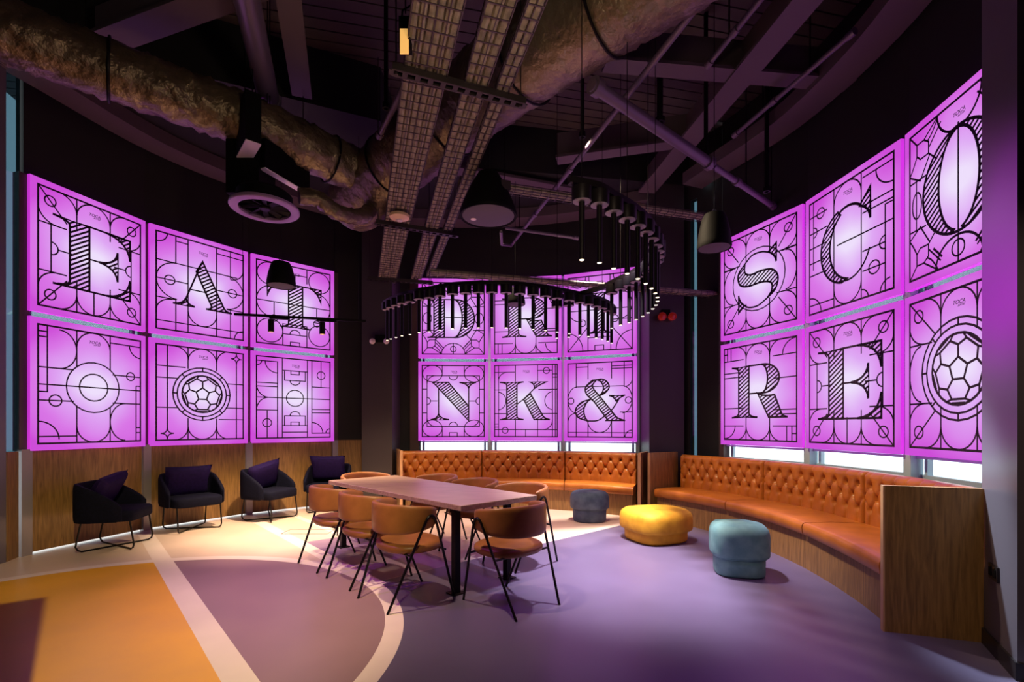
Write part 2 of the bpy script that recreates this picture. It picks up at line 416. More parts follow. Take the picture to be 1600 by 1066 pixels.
# tinted slit beside the left column, and beside the two ends of the middle bay
slit((-5.205, 4.985), (-5.30, 5.245), Z0, 5.3)
seg('wall_left_return', (-5.205, 4.985), (-5.275, 5.17), .1, 0, Z0, wood)
seg('wall_left_return', (-5.205, 4.985), (-5.275, 5.17), .1, 5.3, ZC, darkwall)
slit((2.165, 8.31), (2.20, 8.16), .9, Z3+.1)
seg('wall_right_return', (2.165, 8.31), (2.20, 8.16), .1, Z3+.1, ZC, darkwall)
# pillar at the right edge with baseboard
pil = [Vector(p) for p in ((3.07, 3.16), (2.78, 2.66), (3.3, 2.32), (3.75, 2.9), (3.62, 3.12))]
struct('wall_pillar', MB().prism(pil[::-1], 0, ZC), colgloss)
bb = off([pil[0], pil[1], pil[2]], -.014)
bb2 = [pil[0], pil[1], pil[2]]
mb = MB()
for i in range(2): mb.prism([bb2[i], bb2[i+1], bb[i+1], bb[i]], 0, .10)
o_ = struct('baseboard_right', mb, baseb)
# walls outside the frame close the room, plus one added shadow-casting stub
boxw('wall_front', -6.2, 5.2, -2.1, -2.0, 0, ZC, darkwall)
seg('wall_shadow_stub', (-1.26, 1.13), (-2.3, .35), .12, 0, 2.98, darkwall)  # unseen stub, placed and sized to cast the shadow edge on the yellow floor
boxw('wall_left_front', -6.1, -6.0, -2.0, 4.4, 0, ZC, darkwall)
boxw('wall_right_front', 4.2, 4.3, -2.0, 3.2, 0, ZC, darkwall)
seg('wall_right_front', (3.60, 3.26), (3.66, 3.06), .1, 0, ZC, darkwall)
boxw('wall_right_front', 3.6, 4.3, 2.95, 3.12, 0, ZC, darkwall)
# ------------------------------------------------------------------ signs: printed line art
def qb(a, c, b2, n=6):
    return [((1-t)**2*a[0]+2*(1-t)*t*c[0]+t*t*b2[0], (1-t)**2*a[1]+2*(1-t)*t*c[1]+t*t*b2[1]) for t in [i/n for i in range(n+1)]]
def ell(cx, cy, rx, ry, a0, a1, n=20):
    return [(cx+rx*math.cos(math.radians(a0+(a1-a0)*i/n)), cy+ry*math.sin(math.radians(a0+(a1-a0)*i/n))) for i in range(n+1)]
def sp2(pts, n=7): return [(p.x, p.y) for p in spline([Vector((x, y, 0)) for x, y in pts], n)]
class Art:
    """flat print; x runs -.445..+.445 and y -.5..+.5 of a sign of unit height"""
    def __init__(s, W, H, yz): s.W, s.H, s.yz = W, H, yz; s.mb = MB(); s.eps = 0
    def pt(s, x, y): return (x/.89*s.W, s.yz, (y+.5)*s.H)
    def poly(s, pts): s.mb.face([s.pt(*p) for p in pts])
    def line(s, pts, w=.0075, closed=False):
        w *= 1.4
        pts = [Vector(p) for p in pts]; n = len(pts); L_ = []; R_ = []
        for i, p in enumerate(pts):
            a = pts[(i-1) % n] if (closed or i) else p; b2 = pts[(i+1) % n] if (closed or i < n-1) else p
            d1 = (p-a); d2 = (b2-p)
            d1 = d1.normalized() if d1.length > 1e-9 else None; d2 = d2.normalized() if d2.length > 1e-9 else None
            d1 = d1 or d2 or Vector((1, 0)); d2 = d2 or d1
            n1 = Vector((-d1.y, d1.x)); n2 = Vector((-d2.y, d2.x)); m = (n1+n2)
            if m.length < .3: m = n2; k = 1
            else: m.normalize(); k = min(1/max(m.dot(n2), .4), 2.2)
            L_.append(p+m*w/2*k); R_.append(p-m*w/2*k)
        for i in range(n if closed else n-1):
            j = (i+1) % n; s.poly([R_[i], R_[j], L_[j], L_[i]])
    def circ(s, x, y, r, w=.0075, ry=None): s.line(ell(x, y, r, ry or r, 0, 360, 28)[:-1], w, True)
    def arc(s, x, y, r, a0, a1, w=.0075): s.line(ell(x, y, r, r, a0, a1, 12), w)
    def rect(s, x0, y0, x1, y1, w=.0075): s.line([(x0, y0), (x1, y0), (x1, y1), (x0, y1)], w, True)
    def H_(s, y, x0, x1): s.line([(x0, y), (x1, y)])
    def V_(s, x, y0, y1): s.line([(x, y0), (x, y1)])
    def hatch(s, polys, ang=35, sp=.030, w=.0145, ow=.0125):
        ca, sa = math.cos(math.radians(ang)), math.sin(math.radians(ang))
        rot = [[(x*ca+y*sa, -x*sa+y*ca) for x, y in p] for p in polys]
        ys = [q[1] for p in rot for q in p]; t = min(ys)+sp*.4
        while t < max(ys):
            xs = []
            for p in rot:
                for i in range(len(p)):
                    (x0, y0), (x1, y1) = p[i], p[(i+1) % len(p)]
                    if (y0 <= t) != (y1 <= t): xs.append(x0+(t-y0)/(y1-y0)*(x1-x0))
            xs.sort()
            for a, b2 in zip(xs[::2], xs[1::2]):
                if b2-a > .004:
                    s.poly([(x*ca-y*sa, x*sa+y*ca) for x, y in ((a, t-w/2), (b2, t-w/2), (b2, t+w/2), (a, t+w/2))])
            t += sp
        for p in polys: s.line(p, ow, True)
def letter(A, ch, x0, x1, y0, y1, ang=35):
    T = lambda pts: [(x0+px*(x1-x0), y0+py*(y1-y0)) for px, py in pts]
    hat = lambda *ps: A.hatch([T(p) for p in ps], ang); ln = lambda p, w=.011: A.line(T(p), w)
    def stem(xl, xr, sl, sr, a=0, b2=1):
        p = qb((xl, a+.09), (xl, a+.015), (xl-sl, a))
        p += qb((xr+sr, a), (xr, a+.015), (xr, a+.09)) if sr else [(xr, a)]
        p += (qb((xr, b2-.09), (xr, b2-.015), (xr+sr, b2)) if sr else [(xr, b2)])+qb((xl-sl, b2), (xl, b2-.015), (xl, b2-.09)); return p
    if ch == 'E':
        hat(stem(.20, .44, .20, 0)); ln([(.44, 1), (1, 1)]); ln([(.44, 0), (1, 0)])
        hat([(1, 1)]+[(1, .66)]+qb((1, .66), (.97, .97), (.66, 1))); hat(qb((.66, 0), (.97, .03), (1, .34))+[(1, 0)])
        hat(qb((.56, .5), (.80, .52), (.82, .74))+qb((.82, .26), (.80, .48), (.56, .5))[:-1]); ln([(.44, .5), (.58, .5)], .009)
    elif ch == 'A':
        hat([(.5, 1.02), (.90, .09)]+qb((.90, .09), (.94, .01), (1.06, 0))+[(.56, 0)]+qb((.56, 0), (.68, .01), (.66, .09))+[(.385, .77)])
        ln([(.47, .96), (.20, .14)]); ln([(.29, .36), (.58, .36)], .009); hat(qb((-.02, 0), (.15, .01), (.20, .15))+qb((.20, .15), (.23, .01), (.36, 0)))
    elif ch == 'T':
        hat(stem(.38, .64, .16, .16)[:14]+[(.64, 1), (.38, 1)]); ln([(0, 1), (1, 1)])
        hat([(0, 1)]+qb((.24, 1), (.06, .95), (0, .66))); hat([(1, 1)]+qb((.76, 1), (.94, .95), (1, .66))[::1])
    elif ch == 'D':
        hat(stem(.14, .36, .14, 0)); ln([(.36, 1), (.62, 1)]); ln([(.36, 0), (.62, 0)])
        o = ell(.60, .5, .40, .5, 90, -90, 24); i_ = ell(.56, .5, .18, .5, -90, 90, 20); hat(o+i_)
    elif ch == 'R':
        hat(stem(.14, .34, .14, .14)[:7]+qb((.50, 0), (.34, .015), (.34, .09))+[(.34, 1)]+qb((0, 1), (.14, .985), (.14, .91)))
        ln([(.34, 1), (.60, 1)]); ln([(.34, .46), (.60, .46)]); hat(ell(.60, .73, .28, .27, 90, -90, 20)+ell(.57, .73, .11, .27, -90, 90, 16))
        hat(qb((.50, .46), (.62, .38), (.80, .41))+qb((.92, .06), (.94, .01), (1.02, 0))+[(.70, 0)])
    elif ch == 'I': hat(stem(.30, .70, .3, .3))
    elif ch == 'N':
        hat([(.06, 1), (.44, 1), (.92, .36), (.92, -.03), (.14, .93)]); ln([(.21, .86), (.21, .12)])
        hat(qb((.02, 0), (.18, .02), (.21, .16))+qb((.21, .16), (.24, .02), (.46, 0))); ln([(.92, .36), (.92, .86)])
        hat(qb((.70, 1), (.90, .97), (.92, .84))+qb((.92, .84), (.94, .97), (1.10, 1)))
    elif ch == 'K':
        hat(stem(.15, .36, .15, .14)); ln([(.36, .41), (.50, .54), (.72, .82)], .010)
        hat(qb((.62, 1), (.74, .96), (.72, .82))+qb((.72, .82), (.84, .94), (.98, 1)))
        hat([(.50, .54), (.64, .69)]+qb((.90, .09), (.95, .02), (1.04, 0))+[(.72, 0)])
    elif ch == '&':
        hat([(.30, .93)]+sp2([(.30, .93), (.21, .80), (.24, .64), (.40, .45)])+[(.66, .03), (.64, 0), (.86, 0), (1.02, 0)]+qb((1.02, 0), (.90, .03), (.84, .09))+[(.50, .60)]+sp2([(.50, .60), (.40, .74), (.36, .86), (.44, .99)])[::1])
        hat(sp2([(.44, .99), (.56, 1.0), (.66, .93), (.70, .80), (.62, .67), (.50, .60)])+sp2([(.50, .60), (.57, .70), (.58, .84), (.52, .95), (.44, .99)]))
        hat(sp2([(.32, .52), (.12, .44), (0, .26), (.06, .08), (.26, -.01)])+sp2([(.26, -.01), (.20, .10), (.18, .28), (.24, .44), (.32, .52)]))
        ln(sp2([(.26, -.01), (.46, .0), (.60, .10), (.74, .24), (.84, .40), (.90, .52)])); ln([(.30, .93), (.36, .985), (.44, .99)])
        hat(qb((.70, .60), (.80, .58), (.84, .46))+qb((.84, .46), (.92, .57), (1.02, .60)))
    elif ch == 'S':
        up = sp2([(.20, .86), (.04, .66), (.16, .46), (.50, .44), (.78, .40), (.86, .26), (.78, .13)])
        dn = sp2([(.82, .10), (.97, .28), (.93, .50), (.72, .60), (.40, .62), (.18, .68), (.16, .80), (.20, .86)])
        hat(up[:1]+sp2([(.20, .86), (.03, .70), (.07, .50), (.28, .42), (.60, .42), (.82, .36), (.84, .22), (.74, .10)])+sp2([(.74, .10), (.92, .22), (.98, .42), (.86, .58), (.60, .63), (.34, .62), (.20, .70), (.20, .86)]))
        ln(sp2([(.20, .86), (.38, .97), (.60, .97), (.78, .91)])); hat([(.94, 1.03), (.94, .70)]+qb((.94, .70), (.92, .84), (.76, .92)))
        ln(sp2([(.74, .10), (.52, .01), (.30, .02), (.16, .10)])); hat([(.04, -.04), (.04, .30)]+qb((.04, .30), (.06, .16), (.19, .08)))
    elif ch == 'C':
        hat(ell(.52, .5, .54, .5, 108, 262, 24)+ell(.62, .5, .44, .47, 262, 118, 22)); ln(ell(.56, .5, .46, .49, 112, 56, 12), .014)
        ln(ell(.56, .5, .46, .49, 252, 338, 16), .010); hat([(1.0, 1.08), (1.0, .68)]+qb((1.0, .68), (.97, .84), (.80, .90)))
    elif ch == 'O':
        hat(ell(.5, .5, .56, .5, 100, 260, 24)+ell(.5, .5, .30, .48, 258, 102, 24)); hat(ell(.5, .5, .56, .5, 80, -80, 24)+ell(.5, .5, .30, .48, -78, 78, 24))
        ln(ell(.5, .5, .56, .5, 80, 100, 4), .012); ln(ell(.5, .5, .56, .5, 260, 280, 4), .012)
XF, YF = .395, .448
def petals(A, tops=True, bottoms=True, r=.13, circ=True, diag=.20):
    for sx in (-1, 1):
        for sy, on in ((1, tops), (-1, bottoms)):
            if not on: continue
            def T(pts): return [(sx*x, sy*y) for x, y in pts]
            A.line(T([(.13, YF), (.13, .20)])); A.line(T(ell(.26, YF-.13, .13, .13, 90, 180, 12))); A.line(T([(.13, YF-.13), (.13, .25)]))
            A.line(T(ell(.265, .30, .13, .12, 0, -90, 12))); A.line(T([(XF, .18), (.20, .18)]))
            A.line(T([(XF, YF), (diag, .22)]))
            if circ: A.circ(sx*.315, sy*.355, .038)
def arches(A, top=True, bot=True, mid=False):
    if top: A.arc(0, YF-.13, .13, 0, 180)
    if bot:
        A.arc(0, -YF+.13, .13, 180, 360)
        if mid: A.V_(0, -YF, -.25)
def ball(A, R=.26, full=True):
    for r, w_ in ((R, .009), (R*.86, .009), (R*.70, .011)): A.circ(0, 0, r, w_)
    for k in range(8):
        a = math.radians(90+45*k); A.line([(R*math.cos(a), R*math.sin(a)), (R*.86*math.cos(a), R*.86*math.sin(a))], .009)
    s = R*.70; pt = lambda r, d: (r*s*math.cos(math.radians(d)), r*s*math.sin(math.radians(d)))
    for k in range(5):
        a = 90+72*k
        A.line([pt(.34, a), pt(.34, a+72)], .010); A.line([pt(.34, a), pt(.68, a)], .010)
        A.line([pt(.68, a), pt(.87, a+20)], .010); A.line([pt(.68, a), pt(.87, a-20)], .010); A.line([pt(.87, a+20), pt(.87, a+52)], .010)
        A.line([pt(.87, a+20), pt(1, a+10)], .009); A.line([pt(.87, a-20), pt(1, a-10)], .009); A.line([pt(.97, a+22), pt(.97, a+50)], .008)
def star(A, x, y, r=.055):
    for k in range(4):
        a = [(x+r, y), (x, y+r), (x-r, y), (x, y-r)][k]; b2 = [(x, y+r), (x-r, y), (x, y-r), (x+r, y)][k]; A.line(qb(a, (x, y), b2))
def facet(A, sx, sy):
    T = lambda pts: [(sx*x, sy*y) for x, y in pts]
    A.line(T([(XF, YF), (.33, .37)])); A.line(T([(.23, .27), (.16, .20)])); A.line(T([(.33, .37), (.33, .30), (.30, .27), (.23, .27), (.23, .34), (.27, .37), (.33, .37)]))
    A.line(T(qb((.15, YF), (.20, .36), (.24, .35)))); A.line(T(qb((XF, .20), (.36, .24), (.33, .30))))
    A.line(T([(.27, .37), (.15, YF)])); A.line(T([(XF, .20), (.30, .14), (.22, .26)])); A.line(T([(.23, .30), (.13, .40)])); A.H_(sy*.15, sx*XF, sx*.25)
def penalty(A, y, s, w_=.13):
    A.rect(-w_, y, w_, y+s*.11); A.rect(-.045, y, .045, y+s*.04); A.line(ell(0, y+s*.11, .055, .05*s, 0, 180, 10))
def design(A, kind):
    A.rect(-XF, -YF, XF, YF, .010)
    if kind == 'E':
        petals(A); arches(A, mid=True)
        for sx in (-1, 1):
            A.V_(sx*.31, -.18, .18); A.arc(sx*.31, 0, .048, 90 if sx > 0 else -90, 270 if sx > 0 else 90); A.H_(0, sx*.262, sx*.16)
        letter(A, 'E', -.30, .30, -.26, .265)
    elif kind == 'A':
        A.V_(-.235, .19, YF); A.V_(-.235, -.16, -YF); A.V_(-.13, -YF, YF); A.V_(.13, -YF, YF); A.V_(.265, .16, YF); A.V_(.265, -.16, -YF)
        A.H_(.19, -XF, XF-.06); A.H_(-.37, -XF, XF); A.H_(.40, -.235, -.13); A.H_(.39, .13, XF); A.arc(-XF, YF, .09, 270, 360); A.arc(XF, -YF, .09, 90, 180)
        A.line(ell(.265, .29, .13, .13, -90, 0)); A.H_(-.155, -XF, -.23); A.H_(-.155, .23, XF)
        A.line(ell(-.225, .02, .17, .17, 90, 270)); A.line(ell(.225, .02, .17, .17, -90, 90)); A.circ(-.285, .02, .042); A.circ(.285, .02, .042); A.H_(.02, -XF, -.13); A.H_(.02, .13, XF)
        A.line(ell(-.265, -.28, .13, .12, 180, 90)); A.arc(0, -.24, .13, 180, 360)
        letter(A, 'A', -.25, .25, -.19, .26)
    elif kind == 'T':
        for x, y, r in ((-.27, .32, .12), (.27, .32, .12), (-.26, -.30, .13), (.27, -.30, .12)): A.circ(x, y, r)
        A.line(ell(-.24, .02, .155, .17, 80, 280)); A.line(ell(.24, .02, .155, .17, -100, 100)); A.H_(.02, -XF, XF)
        A.V_(-.22, .02, -.12); A.V_(.24, .02, -.12); A.circ(-.22, -.16, .035); A.circ(.24, -.16, .035)
        A.V_(-.13, YF, .28); A.V_(.13, YF, .28); A.H_(.36, -.13, .13); A.V_(0, .36, .25); A.rect(-.13, -YF, .13, -.21); A.H_(-.32, -.13, .13); A.arc(0, -.32, .055, 0, 180); A.rect(-.05, -YF, .05, -.405)
        letter(A, 'T', -.29, .29, -.24, .24)
    elif kind == 'circle':
        A.circ(0, 0, .205); A.circ(0, 0, .11); A.H_(0, -XF, XF); A.V_(-.13, .15, YF); A.V_(.13, .15, YF); A.V_(-.13, -.15, -YF); A.V_(.13, -.15, -YF); arches(A)
        A.V_(-.335, -.06, YF); A.H_(.40, -XF, -.335); A.H_(.36, -XF, -.335); A.H_(-.055, -XF, -.335); A.H_(.13, -XF, -.15); A.H_(-.12, -XF, -.15); A.line(ell(-.255, .28, .125, .15, -90, 90)); A.circ(-.28, -.12, .043)
        A.arc(-XF, -.42, .14, 0, 90); A.H_(-.395, -XF, -.13); A.H_(.39, .13, XF); A.arc(XF, .39, .10, 180, 270); A.H_(.12, .15, XF); A.circ(.305, .12, .035); A.H_(-.12, .15, XF)
        A.line(ell(.26, -.28, .13, .16, 90, 270)); A.V_(.355, .04, -YF); A.H_(.04, .355, XF); A.H_(-.33, .355, XF); A.H_(-.375, .355, XF)
    elif kind == 'ball':
        ball(A); arches(A); A.V_(-.13, YF, .24); A.V_(.13, YF, .24); A.V_(-.13, -YF, -.24); A.V_(.13, -YF, -.24)
        A.V_(-.305, YF, -.33); A.V_(.325, -YF, .35); star(A, .325, .385); star(A, -.305, -.385)
        A.line(ell(-.24, .335, .11, .11, 0, 90)); A.line(ell(.25, .32, .12, .13, 90, 180)); A.line(ell(-.25, -.33, .12, .12, 270, 360)); A.line(ell(.25, -.33, .12, .12, 180, 270))
        for y in (.25, .14, -.14): A.H_(y, -XF, -.22 if y < .2 else -.15)
        for y in (.12, -.13, -.25): A.H_(y, .15 if y < -.2 else .22, XF)
    elif kind == 'pitch':
        A.V_(-.135, -YF, YF); A.V_(.135, -YF, YF); A.H_(0, -XF, XF); A.circ(0, 0, .092); A.H_(.31, -.135, .135); A.H_(-.31, -.135, .135); A.H_(-.385, -.135, .135)
        penalty(A, .31, -1, .112); penalty(A, -.31, 1, .112)
        for s in (1, -1):
            A.rect(-s*.395, s*.40, -s*.185, s*.16); A.V_(-s*.185, s*.16, -s*YF); A.H_(s*.12, -s*XF, -s*.185); A.arc(-s*.185, s*.40, .125, 180 if s > 0 else 0, 270 if s > 0 else 90); A.arc(-s*XF, s*.40, .05, 270 if s > 0 else 90, 360 if s > 0 else 180)
            A.H_(-s*.14, -s*XF, -s*.185); A.V_(-s*.29, -s*.14, -s*YF); A.circ(-s*.29, -s*.28, .045)
        A.line(qb((-XF, .12), (-.37, .01), (-.28, 0))); A.line(qb((-XF, -.12), (-.37, -.01), (-.28, 0)))
    elif kind == 'D':
        for sx in (-1, 1): facet(A, sx, 1); facet(A, sx, -1); A.line(ell(sx*.33, 0, .055, .07, 0, 360)[:-1], closed=True); A.V_(sx*.33, -.15, .15); A.line([(sx*.19, -.30), (sx*.12, -.38)]); A.line([(sx*.23, -.26), (sx*.15, -.35)])
        A.line(ell(0, -YF, .15, .135, 0, 180)); A.circ(0, -.385, .036); A.V_(0, -YF, -.31); A.line(ell(0, YF, .15, .135, 180, 360)); A.H_(.01, -.1, .12)
        letter(A, 'D', -.33, .27, -.24, .235)
    elif kind == 'R1':
        for x in (-.13, .13): A.V_(x, -YF, -.2); A.V_(x, YF, .2)
        arches(A); A.line(ell(-.25, -.33, .12, .12, 270, 360)); A.line(ell(.25, -.33, .12, .12, 180, 270)); A.line(ell(.37, -.33, .12, .12, 180, 250))
        for y in (.22, .17, -.17, -.32): A.H_(y, -XF, -.16)
        for y in (-.15, -.18, -.32, .10): A.H_(y, .16, XF)
        A.V_(-.35, -.32, -YF); A.V_(-.30, -.32, -YF); A.circ(.36, .2, .05); letter(A, 'R', -.30, .32, -.24, .24)
    elif kind == 'I':
        A.line([(-XF, -YF), (-.15, -.17)]); A.line([(XF, -YF), (.15, -.17)]); A.line(ell(-XF, -YF, .19, .22, 0, 90)); A.line(ell(XF, -YF, .19, .22, 90, 180))
        A.V_(-.14, -YF, -.2); A.V_(.14, -YF, -.2); A.H_(-.29, -.14, .14); A.arc(0, -.29, .055, 0, 180); A.rect(-.055, -YF, .055, -.385)
        A.H_(.04, -XF, XF); A.line(ell(-.24, .08, .155, .17, 80, 280)); A.line(ell(.24, .08, .155, .17, -100, 100)); A.circ(-.21, -.11, .04); A.circ(.19, -.08, .04); A.H_(-.09, .15, XF); A.V_(.13, .20, YF); A.V_(-.13, .20, YF); A.line(ell(.27, YF, .1, .13, 180, 360)); A.line(ell(-.27, YF, .1, .13, 180, 360))
        letter(A, 'I', -.15, .15, -.24, .24)
    elif kind == 'N':
        for sx in (-1, 1):
            for sy in (-1, 1): A.line(ell(sx*.265, sy*.345, .125, .105, 0, 360)[:-1], closed=True); A.V_(sx*.14, sy*YF, sy*.325); A.H_(sy*.15, sx*XF, sx*.335)
            A.arc(sx*.335, 0, .045, 90 if sx > 0 else -90, 270 if sx > 0 else 90); A.H_(0, sx*.29, sx*.20)
        A.rect(-.335, -.32, .335, .32); r = .11
        A.line(ell(.225, .21, r, r, 0, 90)+ell(-.225, .21, r, r, 90, 180)+ell(-.225, -.21, r, r, 180, 270)+ell(.225, -.21, r, r, 270, 360), closed=True)
        A.arc(0, .32, .055, 180, 360); A.arc(0, -.32, .055, 0, 180); A.rect(-.05, -YF, .05, -.40); letter(A, 'N', -.30, .24, -.235, .235)
    elif kind == 'K':
        A.V_(-.345, -YF, YF); A.V_(.335, -YF, YF); A.V_(.37, -YF, YF)
        for x in (-.13, .15): A.V_(x, YF, .24); A.V_(x, -YF, -.24)
        A.H_(-.36, -XF, XF); A.V_(0, -.36, -YF); A.circ(.26, .375, .038); A.H_(.375, .15, .335); A.circ(-.26, -.37, .038)
        for y in (.14, -.16): A.H_(y, -XF, -.22); A.H_(y, .16, XF)
        A.line(ell(-.35, 0, .10, .11, -90, 90)); A.line(ell(.34, 0, .10, .11, 90, 270)); A.H_(.36, -XF, -.13); A.line(ell(-.23, .26, .115, .10, 90, 180)); A.line(ell(.22, -.24, .115, .12, 270, 360))
        for y in (.33, .29): A.H_(y, .335, XF); A.H_(-y, -XF, -.345)
        letter(A, 'K', -.33, .28, -.235, .235)
    elif kind == '&':
        for x in (-.14, .15): A.V_(x, YF, .25); A.V_(x, -YF, -.25)
        A.V_(-.29, YF, .15); A.V_(.30, YF, .15); A.V_(-.29, -YF, -.17); A.V_(.30, -YF, -.15); A.H_(-.395, -XF, XF); A.H_(.40, -.29, -.14); A.H_(.40, .15, XF); A.H_(.37, .15, XF)
        A.line(ell(-.28, 0, .115, .16, 90, 270)); A.line(ell(.28, 0, .115, .16, -90, 90)); A.H_(.16, -.28, .28); A.circ(-.355, -.01, .037); A.circ(.35, -.01, .037); A.arc(0, -.25, .145, 180, 360); A.arc(XF, -YF, .085, 90, 180); A.line(ell(-.29, -.25, .10, .09, 90, 180)); A.line(ell(.30, .24, .095, .09, 270, 360)); A.H_(-.15, .25, XF)
        letter(A, '&', -.30, .30, -.25, .245)
    elif kind == 'S':
        petals(A, diag=.22); arches(A); A.circ(0, 0, .285)
        for sx in (-1, 1): A.line(ell(sx*.29, 0, .105, .17, -90 if sx > 0 else 90, 90 if sx > 0 else 270)); A.H_(.175, sx*.25, sx*XF)
        letter(A, 'S', -.235, .225, -.25, .25)
    elif kind == 'C':
        A.V_(-.13, -YF, YF); A.V_(.13, -YF, YF); arches(A); A.H_(.01, -.10, XF); A.V_(-.35, YF, -.10); A.V_(.33, .13, -YF); A.rect(.33, -YF, XF, .13)
        for y in (.33, .20, .08, -.04, -.14): A.H_(y, -XF, -.20)
        for y in (.40, .20, .15, -.12, -.26): A.H_(y, .14, XF if y > -.1 else .33)
        A.circ(-.27, .33, .040); A.circ(.24, -.26, .045); A.arc(XF, .40, .14, 180, 270); A.arc(-XF, -YF, .13, 0, 90); A.arc(.33, -.12, .045, 90, 270); A.arc(-.35, .20, .04, -90, 90); A.H_(-.38, -XF, -.13); A.arc(.13, -YF, .06, 0, 90); A.arc(.37, -YF, .08, 90, 180)
        letter(A, 'C', -.255, .21, -.285, .27)
    elif kind == 'O':
        for sx in (-1, 1):
            facet(A, sx, 1); facet(A, sx, -1); A.V_(sx*.335, -.15, .15); A.line(ell(sx*.33, 0, .04, .08, 0, 360)[:-1], closed=True); A.line([(sx*.19, -.31), (sx*.12, -.38)], .010)
        A.line(ell(0, -YF, .17, .15, 0, 180), .010); A.circ(0, -.37, .045); A.V_(0, -YF, .32); A.line(ell(0, YF, .16, .16, 180, 360), .010)
        letter(A, 'O', -.245, .245, -.28, .30)
    elif kind == 'R2':
        for x in (-.13, .13): A.V_(x, -YF, -.2); A.V_(x, YF, .2)
        arches(A); A.line(ell(-.25, -.33, .12, .12, 270, 360)); A.line(ell(.25, -.33, .12, .12, 180, 270)); A.line(ell(-.25, .33, .12, .12, 0, 90)); A.line(ell(.25, .33, .12, .12, 90, 180)); A.line(ell(.39, .31, .13, .13, 90, 180)); A.line(ell(-.39, -.31, .13, .13, 270, 360))
        for y in (.32, .20, .155, -.145, -.315): A.H_(y, -XF, -.16)
        for y in (.31, .11, -.17, -.21, -.315): A.H_(y, .16, XF)
        A.V_(-.355, .32, YF); A.V_(-.31, .32, YF); A.V_(.30, -.315, -YF); A.V_(.35, -.315, -YF); A.H_(-.38, .35, XF); A.H_(.39, -XF, -.355)
        letter(A, 'R', -.30, .30, -.235, .25)
    elif kind == 'ball2':
        petals(A, diag=.17); arches(A); ball(A, .285)
        for sx in (-1, 1): A.line(ell(sx*.29, 0, .105, .17, -90 if sx > 0 else 90, 90 if sx > 0 else 270))
def text_mesh(body, size, shear):
    c = bpy.data.curves.new('t', 'FONT'); c.body = body; c.size = size; c.shear = shear; c.offset = size*.012; c.resolution_u = 3
    o = bpy.data.objects.new('t', c); COL.objects.link(o); bpy.context.view_layer.update()
    me = bpy.data.meshes.new_from_object(o.evaluated_get(bpy.context.evaluated_depsgraph_get()))
    bpy.data.objects.remove(o); return me
t1_, t2_ = text_mesh('TOCA', .075, .25), text_mesh('social', .052, .45)
lv, lf = [], []
for me, ox, oz in ((t1_, -.095, 0), (t2_, -.01, -.034)):
    n = len(lv); lv += [(v.co.x+ox, 0, v.co.y+oz) for v in me.vertices]; lf += [tuple(n+i for i in p.vertices) for p in me.polygons]
logo_me = bpy.data.meshes.new('logo'); logo_me.from_pydata(lv, [], lf); logo_me.materials.append(print_)
CUT = {'E', 'A', 'T', 'D', 'R1', 'I', 'N', 'K', '&', 'S', 'C', 'O', 'R2'}
def sign(kind, a, b2, z0, z1, label, group=None, logo_dx=0, logo_y=.35):
    d = b2-a; W = d.length-.05; H = z1-z0; c = (a+b2)/2
    t = thing('backlit_sign', label, 'illuminated sign', (c.x, c.y, z0), math.atan2(d.y, d.x))
    mb = MB(); mb.box((0, .033, H/2), (W, .054, H)); mb.build('housing', filmedge, t, smooth=False)
    bd = MB(); bd.face([(-W/2+.001, .004, .001), (W/2-.001, .004, .001), (W/2-.001, .004, H-.001), (-W/2+.001, .004, H-.001)]); bd.build('film_face', film, t, smooth=False)
    A_ = Art(W, H, .0015); keep = {}
    global letter
    real = letter
    LA = Art(W, H, 0.0)
    def lt(A, *k): real(LA, *k)
    letter = lt; design(A_, kind); letter = real
    A_.mb.build('line_art', print_, t, smooth=False)
    if LA.mb.f: LA.mb.build('letter', print_, t, smooth=False)
    lo = bpy.data.objects.new('logo', logo_me); COL.objects.link(lo); lo.parent = t; lo.location = (logo_dx, .001, (.5+logo_y)*H); lo.scale = (.62, 1, .62)
rowsets = (
 (LW, ('E', 'A', 'T'), ('circle', 'ball', 'pitch'),
  ('magenta backlit sign with a hatched letter E, top left of the left wall', 'magenta backlit sign with a hatched letter A above the football sign', 'magenta backlit sign with a hatched letter T behind the small hanging speaker'),
  ('magenta backlit sign with two plain circles and pitch lines, under the left letter E', 'magenta backlit sign with a football in rings, on the left wall', 'magenta backlit sign drawn as a football pitch, under the letter T')),
 (MW, ('D', 'R1', 'I'), ('N', 'K', '&'),
  ('magenta backlit sign with a hatched letter D behind the hanging tube lights', 'magenta backlit sign with a hatched letter R behind the hanging tube lights', 'magenta backlit sign with a hatched letter I behind the tube lights'),
  ('magenta backlit sign with a hatched letter N above the middle bench', 'magenta backlit sign with a hatched letter K above the middle bench', 'magenta backlit sign with a hatched ampersand above the middle bench')),
 (RW, ('S', 'C', 'O'), ('R2', 'E', 'ball2'),
  ('magenta backlit sign with a hatched letter S at the far end of the right wall', 'magenta backlit sign with a hatched letter C on the right wall', 'magenta backlit sign with a hatched letter O cut off by the right pillar'),
  ('magenta backlit sign with a hatched letter R at the far end of the right bench', 'magenta backlit sign with a hatched letter E above the right bench', 'magenta backlit sign with a football in rings, cut off by the right pillar')))
for W_, up, lo_, lu, ll in rowsets:
    for i in range(3):
        sign(up[i], W_[i], W_[i+1], Z2, Z3, lu[i], logo_y={'A': .34, 'O': .36}.get(up[i], .36))
        sign(lo_[i], W_[i], W_[i+1], Z0, Z1, ll[i], logo_y=.36)
